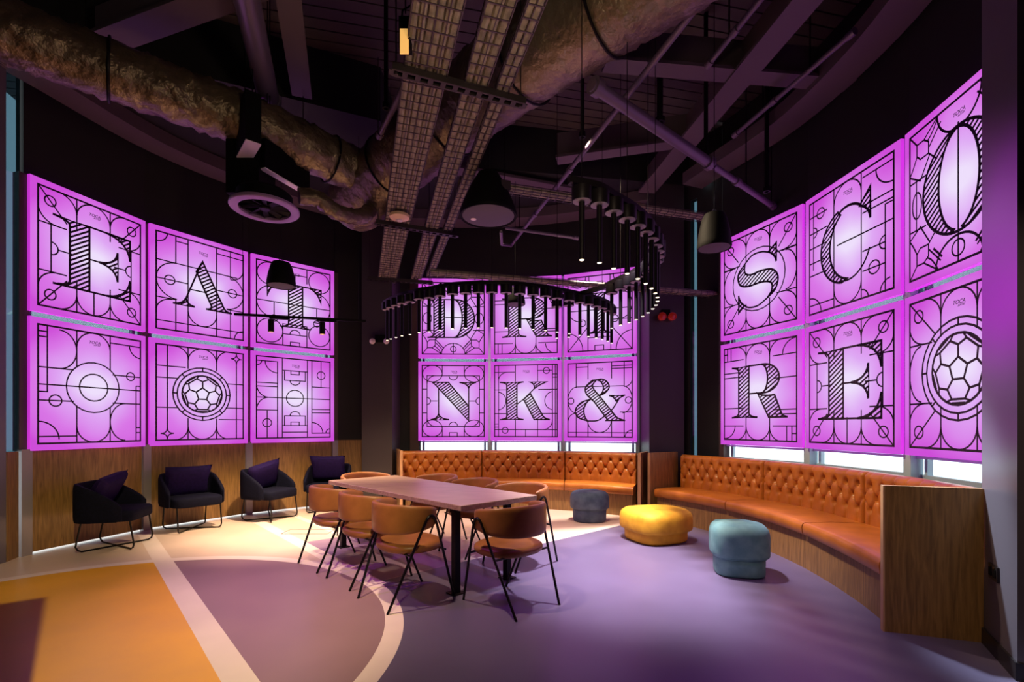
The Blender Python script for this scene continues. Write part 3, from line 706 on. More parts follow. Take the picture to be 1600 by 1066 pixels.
# ------------------------------------------------------------------ dining table
dl = Vector((-.693, .721)); dw = Vector((.721, .693))     # along and across the table
TC = Vector((-.41, 3.89)); TL, TW, TH = 2.54, .89, .757
t = thing('dining_table', 'long pale oak dining table on black posts in the middle of the room', 'table', (0, 0, 0))
def T2(l, w_): return TC+dl*l+dw*w_
mb = MB()
rings = []
def tring(ins, z): return [(*T2(l, w_), z) for l, w_ in ((ins, ins), (TL-ins, ins), (TL-ins, TW-ins), (ins, TW-ins))]
mb.loft([tring(.004, TH-.045), tring(0, TH-.041), tring(0, TH-.004), tring(.004, TH)]); mb.build('tabletop', woodt, t, smooth=False)
fl = []
for l in (.16, 2.30):
    mb = MB(); a, b2 = T2(l, .03), T2(l, .72); mb.bar((*a, TH-.06), (*b2, TH-.06), .06, .03); mb.build('top_bar', black, t, smooth=False)
    for w_ in (.07, .66):
        p = T2(l, w_); mb = MB(); mb.box((p.x, p.y, (TH-.075)/2), (.055, .055, TH-.076), math.atan2(dl.y, dl.x)); mb.build('leg', black, t, smooth=False)
        fo = MB(); fo.box((p.x, p.y, .004), (.12, .12, .008), math.atan2(dl.y, dl.x)); fo.build('foot_plate', black, t, smooth=False)

# ------------------------------------------------------------------ dining chairs
def band(mb, path, th, z0f, z1f, k=10):
    """padded band following a plan path; z0f, z1f give bottom and top along 0..1"""
    n = len(path); rings = []
    for i, p in enumerate(path):
        tt = i/(n-1); tg = (path[min(i+1, n-1)]-path[max(i-1, 0)]).normalized(); nr = Vector((-tg.y, tg.x))
        e = min(tt, 1-tt); s = min(1, math.sqrt(max(e/.035, 0.0))) if e < .035 else 1; s = max(s, .25)
        a, b2 = z0f(tt), z1f(tt); m = (a+b2)/2; hh = (b2-a)/2*(.75+.25*s); r = []
        for j in range(20):
            an = 2*PI*j/20; cx, cz = math.cos(an), math.sin(an)
            ex = math.copysign(abs(cx)**.55, cx)*th/2*s; ez = math.copysign(abs(cz)**.35, cz)*hh
            r.append((p.x+nr.x*ex, p.y+nr.y*ex, m+ez))
        rings.append(r)
    mb.loft(rings); return mb
def make_chair():
    c = thing('dining_chair', 'tan leather dining chair', 'chair')
    mb = MB(); rings = []
    def sring(s, z, dz=0):
        r = []
        for j in range(36):
            a = 2*PI*j/36; x, y = math.cos(a), math.sin(a)
            x = math.copysign(abs(x)**.82, x)*.268*s; y = math.copysign(abs(y)**.85, y)*.245*s+.03
            r.append((x, y, z+dz))
        return r
    rings = [sring(.80, .405), sring(.94, .41), sring(1.0, .425), sring(1.01, .445), sring(.99, .462), sring(.93, .474), sring(.85, .479), sring(.5, .482), sring(.1, .482)]
    mb.loft(rings); mb.build('seat', leather2, c)
    pa = [Vector((.262*math.cos(a), .262*math.sin(a)*1.0+.00)) for a in [math.radians(200-d*2.0*-1) for d in range(0)]]
    pa = []
    for i in range(41):
        a = math.radians(172+ (368-172)*i/40); pa.append(Vector((.300*math.cos(a), .290*math.sin(a)+.05)))
    mb = MB(); band(mb, pa, .046, lambda t_: .56+.07*abs(2*t_-1)**3, lambda t_: .80-.035*abs(2*t_-1)**2); mb.build('backrest', leather2, c)
    for s in (-1, 1):
        ap = [(s*.235, .31, 0), (s*.322, .085, .62), (s*.331, .055, .685), (s*.334, .02, .708), (s*.331, -.015, .685), (s*.322, -.045, .62), (s*.235, -.30, 0)]
        sp = [ap[0], ap[1]]+[tuple(p) for p in spline([ap[1], ap[2], ap[3], ap[4], ap[5]], 4)[1:]]+[ap[6]]
        mb = MB(); mb.tube(sp, .0105, 8); mb.build('leg_frame', legm, c)
    mb = MB(); mb.tube([(-.286, .19, .41), (.286, .19, .41)], .009); mb.tube([(-.288, -.13, .41), (.288, -.13, .41)], .009)
    mb.tube([(-.12, .19, .41), (-.12, -.13, .41)], .008); mb.tube([(.12, .19, .41), (.12, -.13, .41)], .008); mb.build('under_frame', legm, c)
    return c
chair0 = make_chair()
cf = math.atan2(dw.y, dw.x)-PI/2      # facing the table from the near side
cb = math.atan2(-dw.y, -dw.x)-PI/2
ce = math.atan2(dl.y, dl.x)-PI/2; ce2 = math.atan2(-dl.y, -dl.x)-PI/2
spots = [((-.87, 3.965), cf, 'tan leather chair on the left side of the table, nearest the camera of its three'),
         ((-1.325, 4.48), cf, 'tan leather chair in the middle of the row on the left side of the table'),
         ((-1.80, 4.97), cf, 'tan leather chair farthest left, at the far end of the row left of the table'),
         ((-.007, 3.84), ce, 'tan leather chair at the near head of the table, standing on the purple floor'),
         ((.09, 4.98), cb, 'tan leather chair on the far side of the table, closest to its right corner'),
         ((-.43, 5.45), cb, 'tan leather chair in the middle of the far side of the table'),
         ((-.94, 5.93), cb, 'leftmost of three tan leather chairs on the far side of the table'),
         ((-1.86, 6.14), ce2, 'tan leather chair at the far head of the table before the lounge chairs')]
for i, (xy, rz, lab) in enumerate(spots):
    c = chair0 if i == 0 else copy_tree(chair0)
    c.location = (xy[0], xy[1], 0); c.rotation_euler = (0, 0, rz); c['label'] = lab; c['group'] = 'chairs round the dining table'

# ------------------------------------------------------------------ lounge chairs and their cushions
def make_lounge():
    c = thing('lounge_chair', 'lounge chair', 'armchair')
    mb = MB(); rings = []
    def sring(s, z):
        r = []
        for j in range(40):
            a = 2*PI*j/40; x, y = math.cos(a), math.sin(a)
            r.append((math.copysign(abs(x)**.35, x)*.30*s, math.copysign(abs(y)**.35, y)*.27*s+.03, z))
        return r
    for s, z in ((.9, .325), (.97, .33), (1, .345), (1.0, .42), (.98, .44), (.93, .452), (.5, .46), (.1, .46)): rings.append(sring(s, z))
    mb.loft(rings); mb.build('seat', navy, c)
    pa = [Vector((.325, .19)), Vector((.328, .06))]
    for i in range(25):
        a = math.radians(0-180*i/24); x, y = math.cos(a), math.sin(a); pa.append(Vector((math.copysign(abs(x)**.6, x)*.33, -math.copysign(abs(y)**.6, -y)*.30)))
    pa += [Vector((-.328, .06)), Vector((-.325, .19))]
    pa = resample([Vector((p.x, p.y)) for p in pa], 56)
    top = lambda t_: .76-.25*max(0, (abs(2*t_-1)-.38)/.62)**1.5
    mb = MB(); band(mb, pa, .055, lambda t_: .33, top); mb.build('back_shell', navy, c)
    for s in (-1, 1):
        a, b2 = Vector((s*.26, -.24, 0)), Vector((-s*.26, .27, 0)); z = .012
        path = [(a.x, a.y+.03, .335), (a.x, a.y-.02, .07), (a.x*.98, a.y, .03), (a.x*.9, a.y*.9, z), (b2.x*.9, b2.y*.9, z), (b2.x*.98, b2.y, .03), (b2.x, b2.y+.01, .07), (b2.x, b2.y-.03, .335)]
        mb = MB(); mb.tube(path, .0095, 8); mb.build('sled_leg', legm, c)
    return c
def make_pillow():
    mb = MB(); n = 14; rings = []
    for side in (1, -1):
        for i in range(n+1):
            u = 2*i/n-1; row = []
            for j in range(n+1):
                v = 2*j/n-1; k = (1-u**4)*(1-v**4); pin = 1-.09*(1-(abs(u*v))**1.0)*max(abs(u), abs(v))**6
                row.append((u*.285*pin, side*.075*max(k, 0)**.45, v*.225*pin))
            rings.append(row)
    base = 0
    for k in range(2):
        rr = rings[k*(n+1):(k+1)*(n+1)]; mb.loft(rr, cap=False, closed=False)
    return mb
lounge0 = make_lounge()
def fz(v): return math.atan2(v[1], v[0])-PI/2
lsp = [((-4.62, 5.63), fz((.95, .30)), 'dark navy lounge chair farthest left, below the sign with two circles', 'dark indigo cushion leaning in the leftmost lounge chair', .80, 8),
       ((-4.38, 6.62), fz((.80, -.60)), 'dark navy lounge chair below the football sign, facing the camera', 'dark indigo square cushion upright in the lounge chair below the football sign', .0, 0),
       ((-3.66, 7.30), fz((.88, -.25)), 'dark navy lounge chair below the pitch sign, turned to the right', 'dark indigo cushion propped cornerwise in the lounge chair below the pitch sign', .5, 12),
       ((-3.05, 8.02), fz((.12, -1)), 'dark navy lounge chair in the far corner, half hidden by the table', 'dark indigo cushion standing tall in the far corner lounge chair', 0, 0)]
for i, (xy, rz, lab, pl, yaw, roll) in enumerate(lsp):
    c = lounge0 if i == 0 else copy_tree(lounge0)
    c.location = (xy[0], xy[1], 0); c.rotation_euler = (0, 0, rz); c['label'] = lab; c['group'] = 'navy lounge chairs along the oak wall'
    if i == 0: p0 = p = make_pillow().build('cushion', indigo, None)
    else: p = p0.copy(); COL.objects.link(p)
    tag(p, pl, 'cushion', 'indigo cushions on the lounge chairs')
    off_ = Matrix.Rotation(rz, 4, 'Z') @ Vector((0.02, -.11 if i else -.09, .65 if i != 3 else .70))
    p.location = Vector((xy[0], xy[1], 0))+off_
    p.rotation_mode = 'QUATERNION'
    q = Matrix.Rotation(rz, 4, 'Z') @ Matrix.Rotation(math.radians(-22 if i != 0 else -30), 4, 'X') @ Matrix.Rotation(math.radians(roll), 4, 'Y')
    p.rotation_quaternion = q.to_quaternion()

# ------------------------------------------------------------------ poufs
def pouf(name, loc, sx, sy, h, m, label, ex=1.0, rz=0, split=.42, tilt=0, tri=0):
    t = thing(name, label, 'pouf', (loc[0], loc[1], 0), rz)
    def ring(s, z):
        r = []
        for j in range(48):
            a = 2*PI*j/48; x, y = math.cos(a), math.sin(a); k = 1+tri*math.cos(3*a)
            r.append((math.copysign(abs(x)**ex, x)*sx*s*k, math.copysign(abs(y)**ex, y)*sy*s*k, z+tilt*x*s*(z/h)**2))
        return r
    zs = h*split
    mb = MB(); mb.loft([ring(s, z) for s, z in ((.78, 0), (.83, .008), (.855, .025), (.86, zs*.6), (.86, zs-.015), (.80, zs+.01))]); mb.build('base', m, t)
    mb = MB(); mb.loft([ring(s, z) for s, z in ((.84, zs), (.95, zs+.001), (.985, zs+.012), (1.0, zs+.035), (1.0, h-.12), (.985, h-.085), (.945, h-.052), (.84, h-.022), (.5, h-.002), (.1, h+.002))]); mb.build('top_cushion', m, t)
    mb = MB(); mb.tube([Vector(p) for p in ring(.875, zs-.006)]+[Vector(ring(.875, zs-.006)[0])], .008, 6, False); mb.build('piping', m, t)
pouf('round_pouf', (1.15, 7.18), .285, .285, .45, bluev, 'round mottled blue velvet pouf in front of the middle bench', .95)
pouf('wide_pouf', (1.78, 5.98), .405, .37, .40, yelv, 'wide yellow velvet pouf beside the right bench', .68, .35, .34, 0, .03)
pouf('tall_pouf', (2.165, 4.62), .258, .25, .49, tealv, 'tall grey teal velvet pouf standing on the purple floor before the right bench', .66, -.25, .37, 0)

# ------------------------------------------------------------------ benches
def bench(label, Fp, Kp, seat_t, back_t, ends, zt=.955, zs=.465, nb=(8, 8, 8), endlab=None):
    t = thing('banquette_bench', label, 'bench', (0, 0, 0))
    Fc = resample([Vector((p.x, p.y)) for p in spline([(x, y, 0) for x, y in Fp], 10)], 96)
    Kc = resample([Vector((p.x, p.y)) for p in spline([(x, y, 0) for x, y in Kp], 10)], 96)
    def at(c, u): u = max(0, min(1, u))*96; i = min(int(u), 95); return c[i].lerp(c[i+1], u-i)
    def nrm(u):     # from the seat front towards the back
        return (at(Kc, u)-at(Fc, u)).normalized()
    def strip(mb, u0, u1, prof, n):   # prof: (s, offset metres, z): s 0 front 1 back
        rings = []
        for i in range(n+1):
            u = u0+(u1-u0)*i/n; f, k = at(Fc, u), at(Kc, u); d = nrm(u)
            rings.append([(*(f.lerp(k, s)+d*o), z) for s, o, z in prof])
        return mb.loft(rings)
    # base
    mb = MB(); strip(mb, .006, .994, [(0, .05, 0), (0, .05, zs-.13), (1, .12, zs-.13), (1, .12, 0)], 40); mb.build('base', wood, t, smooth=True, angle=30)
    # seats
    for a, b2 in zip(seat_t, seat_t[1:]):
        g = .0018
        prof = [(0, .015, zs-.128), (0, .003, zs-.115), (0, -.004, zs-.06), (0, .0, zs-.025), (0, .012, zs-.007), (0, .035, zs), (.5, 0, zs+.006), (1, .02, zs-.002), (1, .02, zs-.128)]
        mb = MB(); n = 18; rings = []
        for i in range(n+1):
            tt = i/n; tt = .5-.5*math.cos(PI*tt); u = a+g+(b2-a-2*g)*tt; f, k = at(Fc, u), at(Kc, u); d = nrm(u)
            e = min(tt, 1-tt)*(b2-a)*len(Fc)*.03; sq = min(1, .6+e*1.5)
            rings.append([(*(f.lerp(k, s)+d*(o+(1-sq)*.02*(1-s))), z-(1-sq)*.02 if z > zs-.03 else z) for s, o, z in prof])
        mb.loft(rings); mb.build('seat_cushion', leather, t, angle=50)
    # tufted backs
    for (a, b2), n_b in zip(zip(back_t, back_t[1:]), nb):
        NU, NV = n_b*12, 34; mb = MB(); rings = []
        width = sum(((at(Kc, a+(b2-a)*i/20)-at(Kc, a+(b2-a)*(i+1)/20)).length) for i in range(20))
        z_lo = zs-.01; hh = zt-z_lo; rowz = [.76, .52, .28]; du = 1/n_b
        def depth(u, v):
            # diamond pleats between the staggered buttons, straight pleats above and below
            x = u/du
            if v > rowz[0]: xs = x-.5; e = abs(math.sin(PI*xs)); fl = min(1, (v-rowz[0])/.10); k = e**.35*.0+1-(1-e)**3*(.55*(1-.6*fl))
            elif v < rowz[2]: xs = x-.5; e = abs(math.sin(PI*xs)); k = 1-(1-e)**4*.35
            else:
                y = (rowz[0]-v)/(rowz[0]-rowz[1]); p_ = (x-.5)+y*.5; q_ = (x-.5)-y*.5
                e = min(abs(math.sin(PI*p_)), abs(math.sin(PI*q_))); k = 1-(1-e)**5*.6
            dep = .05*k; 
            for r, rz_ in enumerate(rowz):
                o = .5 if r % 2 == 0 else 0.0
                xx = (x-o)-round(x-o); cx_ = round(x-o)+o
                if cx_ < .3 or cx_ > n_b-.3: continue
                dd_ = math.hypot(xx*du*width, (v-rz_)*hh); dep -= .042*math.exp(-(dd_/.022)**2)+.014*math.exp(-(dd_/.05)**2)
            edge = min(u, 1-u)*width; dep -= .035*max(0, 1-edge/.03)**2
            te = (1-v)*hh; dep -= .045*max(0, 1-te/.045)**2
            return dep
        for i in range(NU+1):
            u = i/NU; uu = a+.0012+(b2-a-.0024)*u; k = at(Kc, uu); d = nrm(uu); r = []
            for j in range(NV+1):
                v = j/NV; r.append((*(k+d*(.045-depth(u, v))), z_lo+hh*v))
            r += [(*(k+d*.11), zt), (*(k+d*.12), z_lo)]
            rings.append(r)
        mb.loft(rings); bk = mb.build('back_cushion', leather, t, angle=60)
        for r, rz_ in enumerate(rowz):
            o = .5 if r % 2 == 0 else 1.0
            for q in range(n_b if o == .5 else n_b-1):
                u = (q+o)*du; uu = a+(b2-a)*u; k = at(Kc, uu); d = nrm(uu); c = k+d*(.045-depth(u, rz_)-.004)
                if 'bt' not in globals():
                    m2 = MB(); m2.lathe((0, 0, 0), [(.003, .006), (.009, .004), (.011, 0), (.008, -.004)], 8); b_ = m2.build('button', leather, bk); globals()['bt'] = b_.data
                else: b_ = bpy.data.objects.new('button', bt); COL.objects.link(b_); b_.parent = bk
                b_.location = (c.x, c.y, z_lo+hh*rz_); b_.rotation_euler = (PI/2, 0, math.atan2(d.y, d.x)-PI/2)
    mb = MB(); strip(mb, .004, .996, [(1, .122, 0), (1, .122, zt-.005), (1, .155, zt-.005), (1, .155, 0)], 40); mb.build('back_board', wood, t, smooth=True, angle=30)
    for poly in ends:
        ps = [Vector(p) for p in poly[:2]]; d = (ps[1]-ps[0]).normalized(); n_ = Vector((-d.y, d.x))*.045*(1 if len(poly) < 3 else poly[2])
        ps = ps[:2]
        mb = MB(); mb.prism([ps[0], ps[1], ps[1]+n_, ps[0]+n_], 0, .995) if n_.cross(d) < 0 else mb.prism([ps[0]+n_, ps[1]+n_, ps[1], ps[0]], 0, .995)
        e = mb.build('end_panel', wood, t, smooth=False)
        mb = MB(); mb.prism([p for p in (ps[0]-d*.012, ps[0]-d*.001, ps[0]-d*.001+n_, ps[0]-d*.012+n_)], 0, .995); mb.build('edge_strip', woodd, e, smooth=False)
    return t
# middle bench
bench('tan buttoned leather bench curving under the letters N, K and ampersand',
      [(-1.78, 8.02), (-1.05, 8.2), (-.4, 8.25), (.2, 8.2), (.75, 8.03), (1.3, 7.76), (1.86, 7.40)],
      [(-1.98, 8.52), (-1.2, 8.70), (-.5, 8.75), (.2, 8.70), (.9, 8.52), (1.5, 8.24), (2.03, 7.88)],
      [0, .345, .70, 1], [0, .345, .70, 1],
      [((-1.80, 7.96), (-2.02, 8.62), 1), ((1.90, 7.30), (2.14, 7.74), -1)], nb=(8, 8, 7))
# right bench
bench('long tan buttoned leather bench curving along the right wall under its signs',
      [(2.13, 7.28), (2.50, 6.62), (2.70, 6.05), (2.82, 5.43), (2.84, 4.9), (2.80, 4.41), (2.71, 3.86), (2.60, 3.43)],
      [(2.60, 7.52), (2.98, 6.85), (3.22, 6.23), (3.37, 5.6), (3.42, 4.95), (3.39, 4.3), (3.29, 3.7), (3.17, 3.27)],
      [0, .325, .67, 1], [0, .325, .67, 1],
      [((2.09, 7.30), (2.62, 7.64), 1), ((2.555, 3.335), (3.06, 3.165), -1)], nb=(9, 9, 9))
# ------------------------------------------------------------------ services under the ceiling
# lagged ducts
def wrinkle(path, r, seg=28, amp=.02, seed=1, flat=1):
    rnd = random.Random(seed); mb = MB(); rings = []; path = [Vector(p) for p in path]
    ph = [(rnd.uniform(3, 9), rnd.uniform(1, 6), rnd.uniform(0, 6)) for _ in range(6)]
    for i, p in enumerate(path):
        tg = (path[min(i+1, len(path)-1)]-path[max(i-1, 0)]).normalized(); a = tg.cross(Vector((0, 0, 1))).normalized(); b2 = a.cross(tg)
        rr = r[i] if isinstance(r, list) else r; ring = []
        for j in range(seg):
            an = 2*PI*j/seg; k = 0
            for f1, f2, f3 in ph: k += math.sin(i*f1*.35+round(f2)*an+f3)/6
            k += rnd.uniform(-.35, .35); q = rr+amp*k
            ring.append(p+a*math.cos(an)*q+b2*math.sin(an)*q*flat)
        rings.append(ring)
    return mb.loft(rings)
def curve3(pts, n): return [p for p in resample(spline(pts, 10), n)]
t = thing('ventilation_duct', 'thick brown foil-lagged duct crossing overhead on the left', 'duct', (0, 0, 0))
pts = [(-5.2, 2.9, 4.62), (-4.15, 3.92, 4.62), (-3.3, 4.62, 4.60), (-2.55, 5.2, 4.56), (-2.0, 5.75, 4.50), (-1.6, 6.1, 4.50)]
wrinkle(curve3(pts, 90), .245, 30, .035, 3).build('lagging', foil, t, angle=80)
for k in (.22, .45, .68, .86):
    c3 = curve3(pts, 90); i = int(k*90); mb = MB(); ring = []
    tg = (c3[i+1]-c3[i]).normalized(); a = tg.cross(Vector((0, 0, 1))).normalized(); b2 = a.cross(tg)
    mb.tube([c3[i]+a*math.cos(x*PI/12)*.262+b2*math.sin(x*PI/12)*.262 for x in range(25)], .012, 6, False); mb.build('strap', black, t)
t2 = thing('ventilation_duct', 'thickest brown foil-lagged duct running from top right behind the cable trays', 'duct', (0, 0, 0))
pts2 = [(2.0, 2.5, 4.66), (1.25, 3.25, 4.66), (.45, 3.95, 4.64), (-.25, 4.62, 4.62), (-1.0, 5.35, 4.55), (-1.75, 6.05, 4.40), (-2.25, 6.50, 4.22)]
c4 = curve3(pts2, 110); rad = [.36+.0*i for i in range(105)]+[.355, .34, .31, .24, .15, .05]
wrinkle(c4, rad, 34, .022, 5).build('lagging', foil, t2, angle=80)
for k in (.30, .44, .62, .80):
    i = int(k*110); tg = (c4[i+1]-c4[i]).normalized(); a = tg.cross(Vector((0, 0, 1))).normalized(); b2 = a.cross(tg)
    mb = MB(); mb.tube([c4[i]+a*math.cos(x*PI/14)*.372+b2*math.sin(x*PI/14)*.372 for x in range(29)], .012, 6, False); mb.build('strap', black, t2)
# small spiral duct
t = thing('spiral_duct', 'small violet-lit round duct dropping from the upper left', 'duct')
a, b2 = P(377, -40, 4.95), P(421, 160, 4.95)
mb = MB(); mb.tube([a.lerp(b2, k/30) for k in range(31)], [.105+.004*(k % 2) for k in range(31)], 20); mb.build('spiral_tube', violetduct, t)
mb = MB(); mb.tube([b2-(b2-a).normalized()*.09, b2+(b2-a).normalized()*.02], .12, 20); mb.build('end_collar', violetduct, t)
# beams under the deck
def ibeam(name, label, p, q, wd=.24, group='painted steel beams'):
    t = thing(name, label, 'beam'); p = Vector(p); q = Vector(q)
    mb = MB(); mb.bar(p, q, wd, .035); mb.build('bottom_flange', beam, t, smooth=False)
    up = Vector((0, 0, .19)); mb = MB(); mb.bar(p+up, q+up, .02, .36); mb.build('web', beam, t, smooth=False)
ibeam('steel_beam', 'broad steel beam rising to the top edge right of the thick duct', P(1285, -30, 5.12), P(1010, 300, 5.12), .27)
ibeam('steel_beam', 'steel beam crossing level behind the violet pipe, upper right', P(945, 100, 5.14), P(1330, 132, 5.14), .20)
ibeam('steel_beam', 'short steel beam low behind the crossing pipes', P(870, 250, 5.14), P(1075, 222, 5.14), .20)
ibeam('steel_beam', 'steel beam slanting at the upper left corner', P(150, 70, 5.14), P(420, -30, 5.14), .26)
ibeam('steel_beam', 'steel beam left of the cable trays pointing into the room', P(447, -30, 5.14), P(472, 150, 5.14), .21)
ibeam('steel_beam', 'dim steel beam far behind the disc speaker', P(690, 262, 5.16), P(900, 300, 5.16), .24)
# cable trays
def tray(label, pts, wd, z, cab=True, sheet=True):
    t = thing('cable_tray', label, 'cable tray'); p, q = pts; d = (q-p).normalized(); s = Vector((-d.y, d.x, 0)); ln = (q-p).length; h = .055
    mb = MB(); nl = max(2, round(wd/.075)); 
    for i in range(nl+1):
        o = s*(-wd/2+wd*i/nl); mb.bar(p+o+Vector((0, 0, -.008)), q+o+Vector((0, 0, -.008)), .006, .006)
    for sg in (-1, 1):
        for zz in (.5, 1): o = s*(sg*wd/2)+Vector((0, 0, h*zz)); mb.bar(p+o+Vector((0, 0, -.008)), q+o+Vector((0, 0, -.008)), .006, .006)
    n = int(ln/.10)
    for i in range(n+1):
        c = p+d*(ln*i/n); a = c-s*wd/2; b2 = c+s*wd/2; up = Vector((0, 0, h)); lo = Vector((0, 0, -.014))
        mb.bar(a+lo, b2+lo, .007, .006); mb.bar(a+lo, a+up, .005, .005); mb.bar(b2+lo, b2+up, .005, .005)
    mb.build('wire_basket', mesh, t, smooth=False)
    rnd = random.Random(int(wd*1000)); nc = max(2, int(wd/.045))
    for i in range(nc):
        o = -wd/2+wd*(i+.5)/nc; path = []
        for k in range(41):
            path.append(p+d*(ln*k/40)+s*(o+rnd.uniform(-.002, .002))+Vector((0, 0, .022+rnd.uniform(-.001, .001))))
        m2 = MB(); m2.tube(path, wd/nc*.49, 8); m2.build('cable', cable, t)
    return t
zt = 3.92
tray('widest wire cable tray of the three overhead, on the left', (P(699, -70, zt), P(604, 442, zt)), .30, zt)
tray('middle wire cable tray of the three overhead', (P(806, -70, zt), P(650, 436, zt)), .17, zt)
tray('narrow rightmost wire cable tray of the three overhead', (P(868, -70, zt), P(671, 432, zt)), .10, zt)
tray('wire cable tray running right towards the wall above the ring of tube lights', (P(717, 287, 4.02), P(1105, 343, 4.02)), .14, 4.02)
tray('low wire cable tray behind the ring of tube lights', (P(672, 428, 3.39), P(1118, 463, 3.39)), .16, 3.39)
def channel(label, p, q, z):
    t = thing('support_channel', label, 'support bracket'); d = (q-p).normalized(); s = Vector((-d.y, d.x, 0)); ln = (q-p).length
    mb = MB(); 
    for sg in (-1, 1):
        mb.bar(p+s*sg*.028, q+s*sg*.028, .012, .008); mb.bar(p+s*sg*.036+Vector((0, 0, .022)), q+s*sg*.036+Vector((0, 0, .022)), .005, .05)
    n = max(4, int(ln/.085))
    for i in range(n+1): c = p+d*(ln*i/n); mb.bar(c-d*.018, c+d*.018, .05, .008)
    mb.build('slotted_channel', strut, t, smooth=False)
    for e in (p+d*.03, q-d*.03):
        mb = MB(); mb.tube([e+Vector((0, 0, -.02)), (e.x, e.y, ZC)], .006, 6); mb.build('hanging_rod', strut, t)
        mb = MB(); mb.tube([e+Vector((0, 0, -.018)), e+Vector((0, 0, -.004))], .016, 6); mb.build('nut', strut, t)
for lab, a, b2 in (('slotted steel channel under the trays nearest the camera', (612, 112), (819, 166)), ('slotted steel channel under the trays beside the smoke detector', (587, 350), (714, 370)), ('slotted steel channel under the far end of the trays', (575, 437), (676, 444))):
    z = zt-.046; channel(lab, P(*a, z), P(*b2, z), z)
# pipes
def pipeobj(label, pts, r, couplings=(), ends=True, m=None, drops=()):
    t = thing('sprinkler_pipe', label, 'pipe'); mb = MB(); mb.tube(pts, r, 12); mb.build('pipe_run', m or pipe, t)
    p, q = Vector(pts[0]), Vector(pts[-1]); d = (q-p).normalized()
    for k in couplings:
        c = p.lerp(q, k); mb = MB(); mb.tube([c-d*.04, c+d*.04], r*1.35, 12); mb.build('coupling', m or pipe, t)
    for k in drops:
        c = p.lerp(q, k); mb = MB(); mb.tube([c+Vector((0, 0, r)), (c.x, c.y, ZC)], .008, 6); mb.build('hanging_rod', black, t)
zz = 4.30
a, b2 = P(924, 131, zz), P(1209, 323, zz); m_ = a.lerp(b2, .55)
pipeobj('thick violet-lit pipe slanting down to the right from the big duct', [a, m_], .056, (.03, .97))
pipeobj('thinner continuation of the violet-lit pipe ending by the right wall', [m_+(b2-a).normalized()*.05, b2], .036, (.35, .97), drops=(.5, .95))
a, b2 = P(798, 384, 4.5), P(1120, -30, 4.5)
pipeobj('long thin violet-lit pipe crossing from behind the disc speaker to the top', [a, b2], .028, (.25, .5, .75), drops=(.1,))
pipeobj('thin pipe slanting along the far upper right ceiling', [P(1147, 212, 5.0), P(1335, 49, 5.0)], .026, (.02, .4, .98), drops=(.3, .7))
pipeobj('thin pipe above the broad steel beam', [P(1106, 102, 5.0), P(1200, -15, 5.0)], .026, (.03, .5), drops=(.4,))
pipeobj('short level pipe behind the disc speaker', [P(790, 356, 4.2), P(902, 372, 4.2)], .022, (.98,))
pipeobj('violet-lit pipe left of the cable trays', [P(592, 214, 4.5), P(668, 60, 4.5)], .03, (.03, .9))
pipeobj('small pipe hooked up beside the disc speaker', [P(783, 362, 4.3), P(784, 382, 4.25), P(798, 384, 4.45)], .022)
# drop rods and hooks that hang on their own
def drop(label, x, ytop, ybot, Y, r):
    a, b2 = Q(x, ybot, Y), Q(x, ytop, Y); t = thing('threaded_drop', label, 'hanging rod', tuple(a), 0)
    L_ = ZC-a.z; mb = MB(); mb.tube([(0, 0, 0), (0, 0, L_)], r, 8); mb.build('rod', black, t)
    mb = MB(); mb.tube([(0, 0, 0), (0, 0, .05)], r*1.7, 8); mb.build('fitting', black, t)
drop('thick black drop pipe left of the broad steel beam', 1031, 95, 192, 5.4, .035)
drop('black drop pipe hanging over the violet pipe', 1103, 50, 245, 5.3, .024)
drop('black drop pipe near the right wall above the pipe end', 1198, 170, 300, 5.9, .026)
drop('thin black drop pipe above the ring of tube lights', 910, 140, 215, 4.9, .02)
drop('slim cable and hook hanging at the upper left', 134, 0, 96, 4.4, .006)
drop('black drop pipe left of the cable trays', 603, 85, 170, 4.4, .02)
# black linear baffles with pale undersides, fan diffuser and its plenum
def baffle(label, a, b2, h, th=.09):
    t = thing('linear_baffle', label, 'ceiling baffle'); a = Vector(a); b2 = Vector(b2)
    mb = MB(); mb.bar(a+Vector((0, 0, h/2)), b2+Vector((0, 0, h/2)), th, h); mb.build('body', blackm, t, smooth=False)
    mb = MB(); mb.bar(a+Vector((0, 0, -.006)), b2+Vector((0, 0, -.006)), th*.97, .010); mb.build('underside', palebot, t, smooth=False)
    for e in (a.lerp(b2, .1), a.lerp(b2, .9)):
        mb = MB(); mb.tube([e+Vector((0, 0, h)), (e.x, e.y, ZC)], .005, 6); mb.build('hanging_wire', black, t)
baffle('black box baffle with pale pink underside, hanging high by the left duct', P(381, 248, 4.15), P(396, 221, 4.15), .48, .14)
baffle('long black baffle with pale pink underside beside the round diffuser', P(410, 262, 4.05), P(480, 303, 4.05), .30, .075)
c = P(414, 328, 3.66); R = .335
t = thing('ceiling_diffuser', 'round black swirl diffuser with violet-lit ring, left', 'air diffuser', (c.x, c.y, c.z))
mb = MB(); mb.lathe((0, 0, 0), [(R*.74, .02), (R*.74, -.004), (R*.80, -.010), (R*.98, -.004), (R, .006), (R*.99, .03), (R*.8, .05), (R*.74, .02)], 48, cap=False); mb.build('ring', fanring, t)
mb = MB(); mb.lathe((0, 0, .0), [(.045, .0), (.055, .01), (.05, .05)], 20); mb.build('hub', black, t)
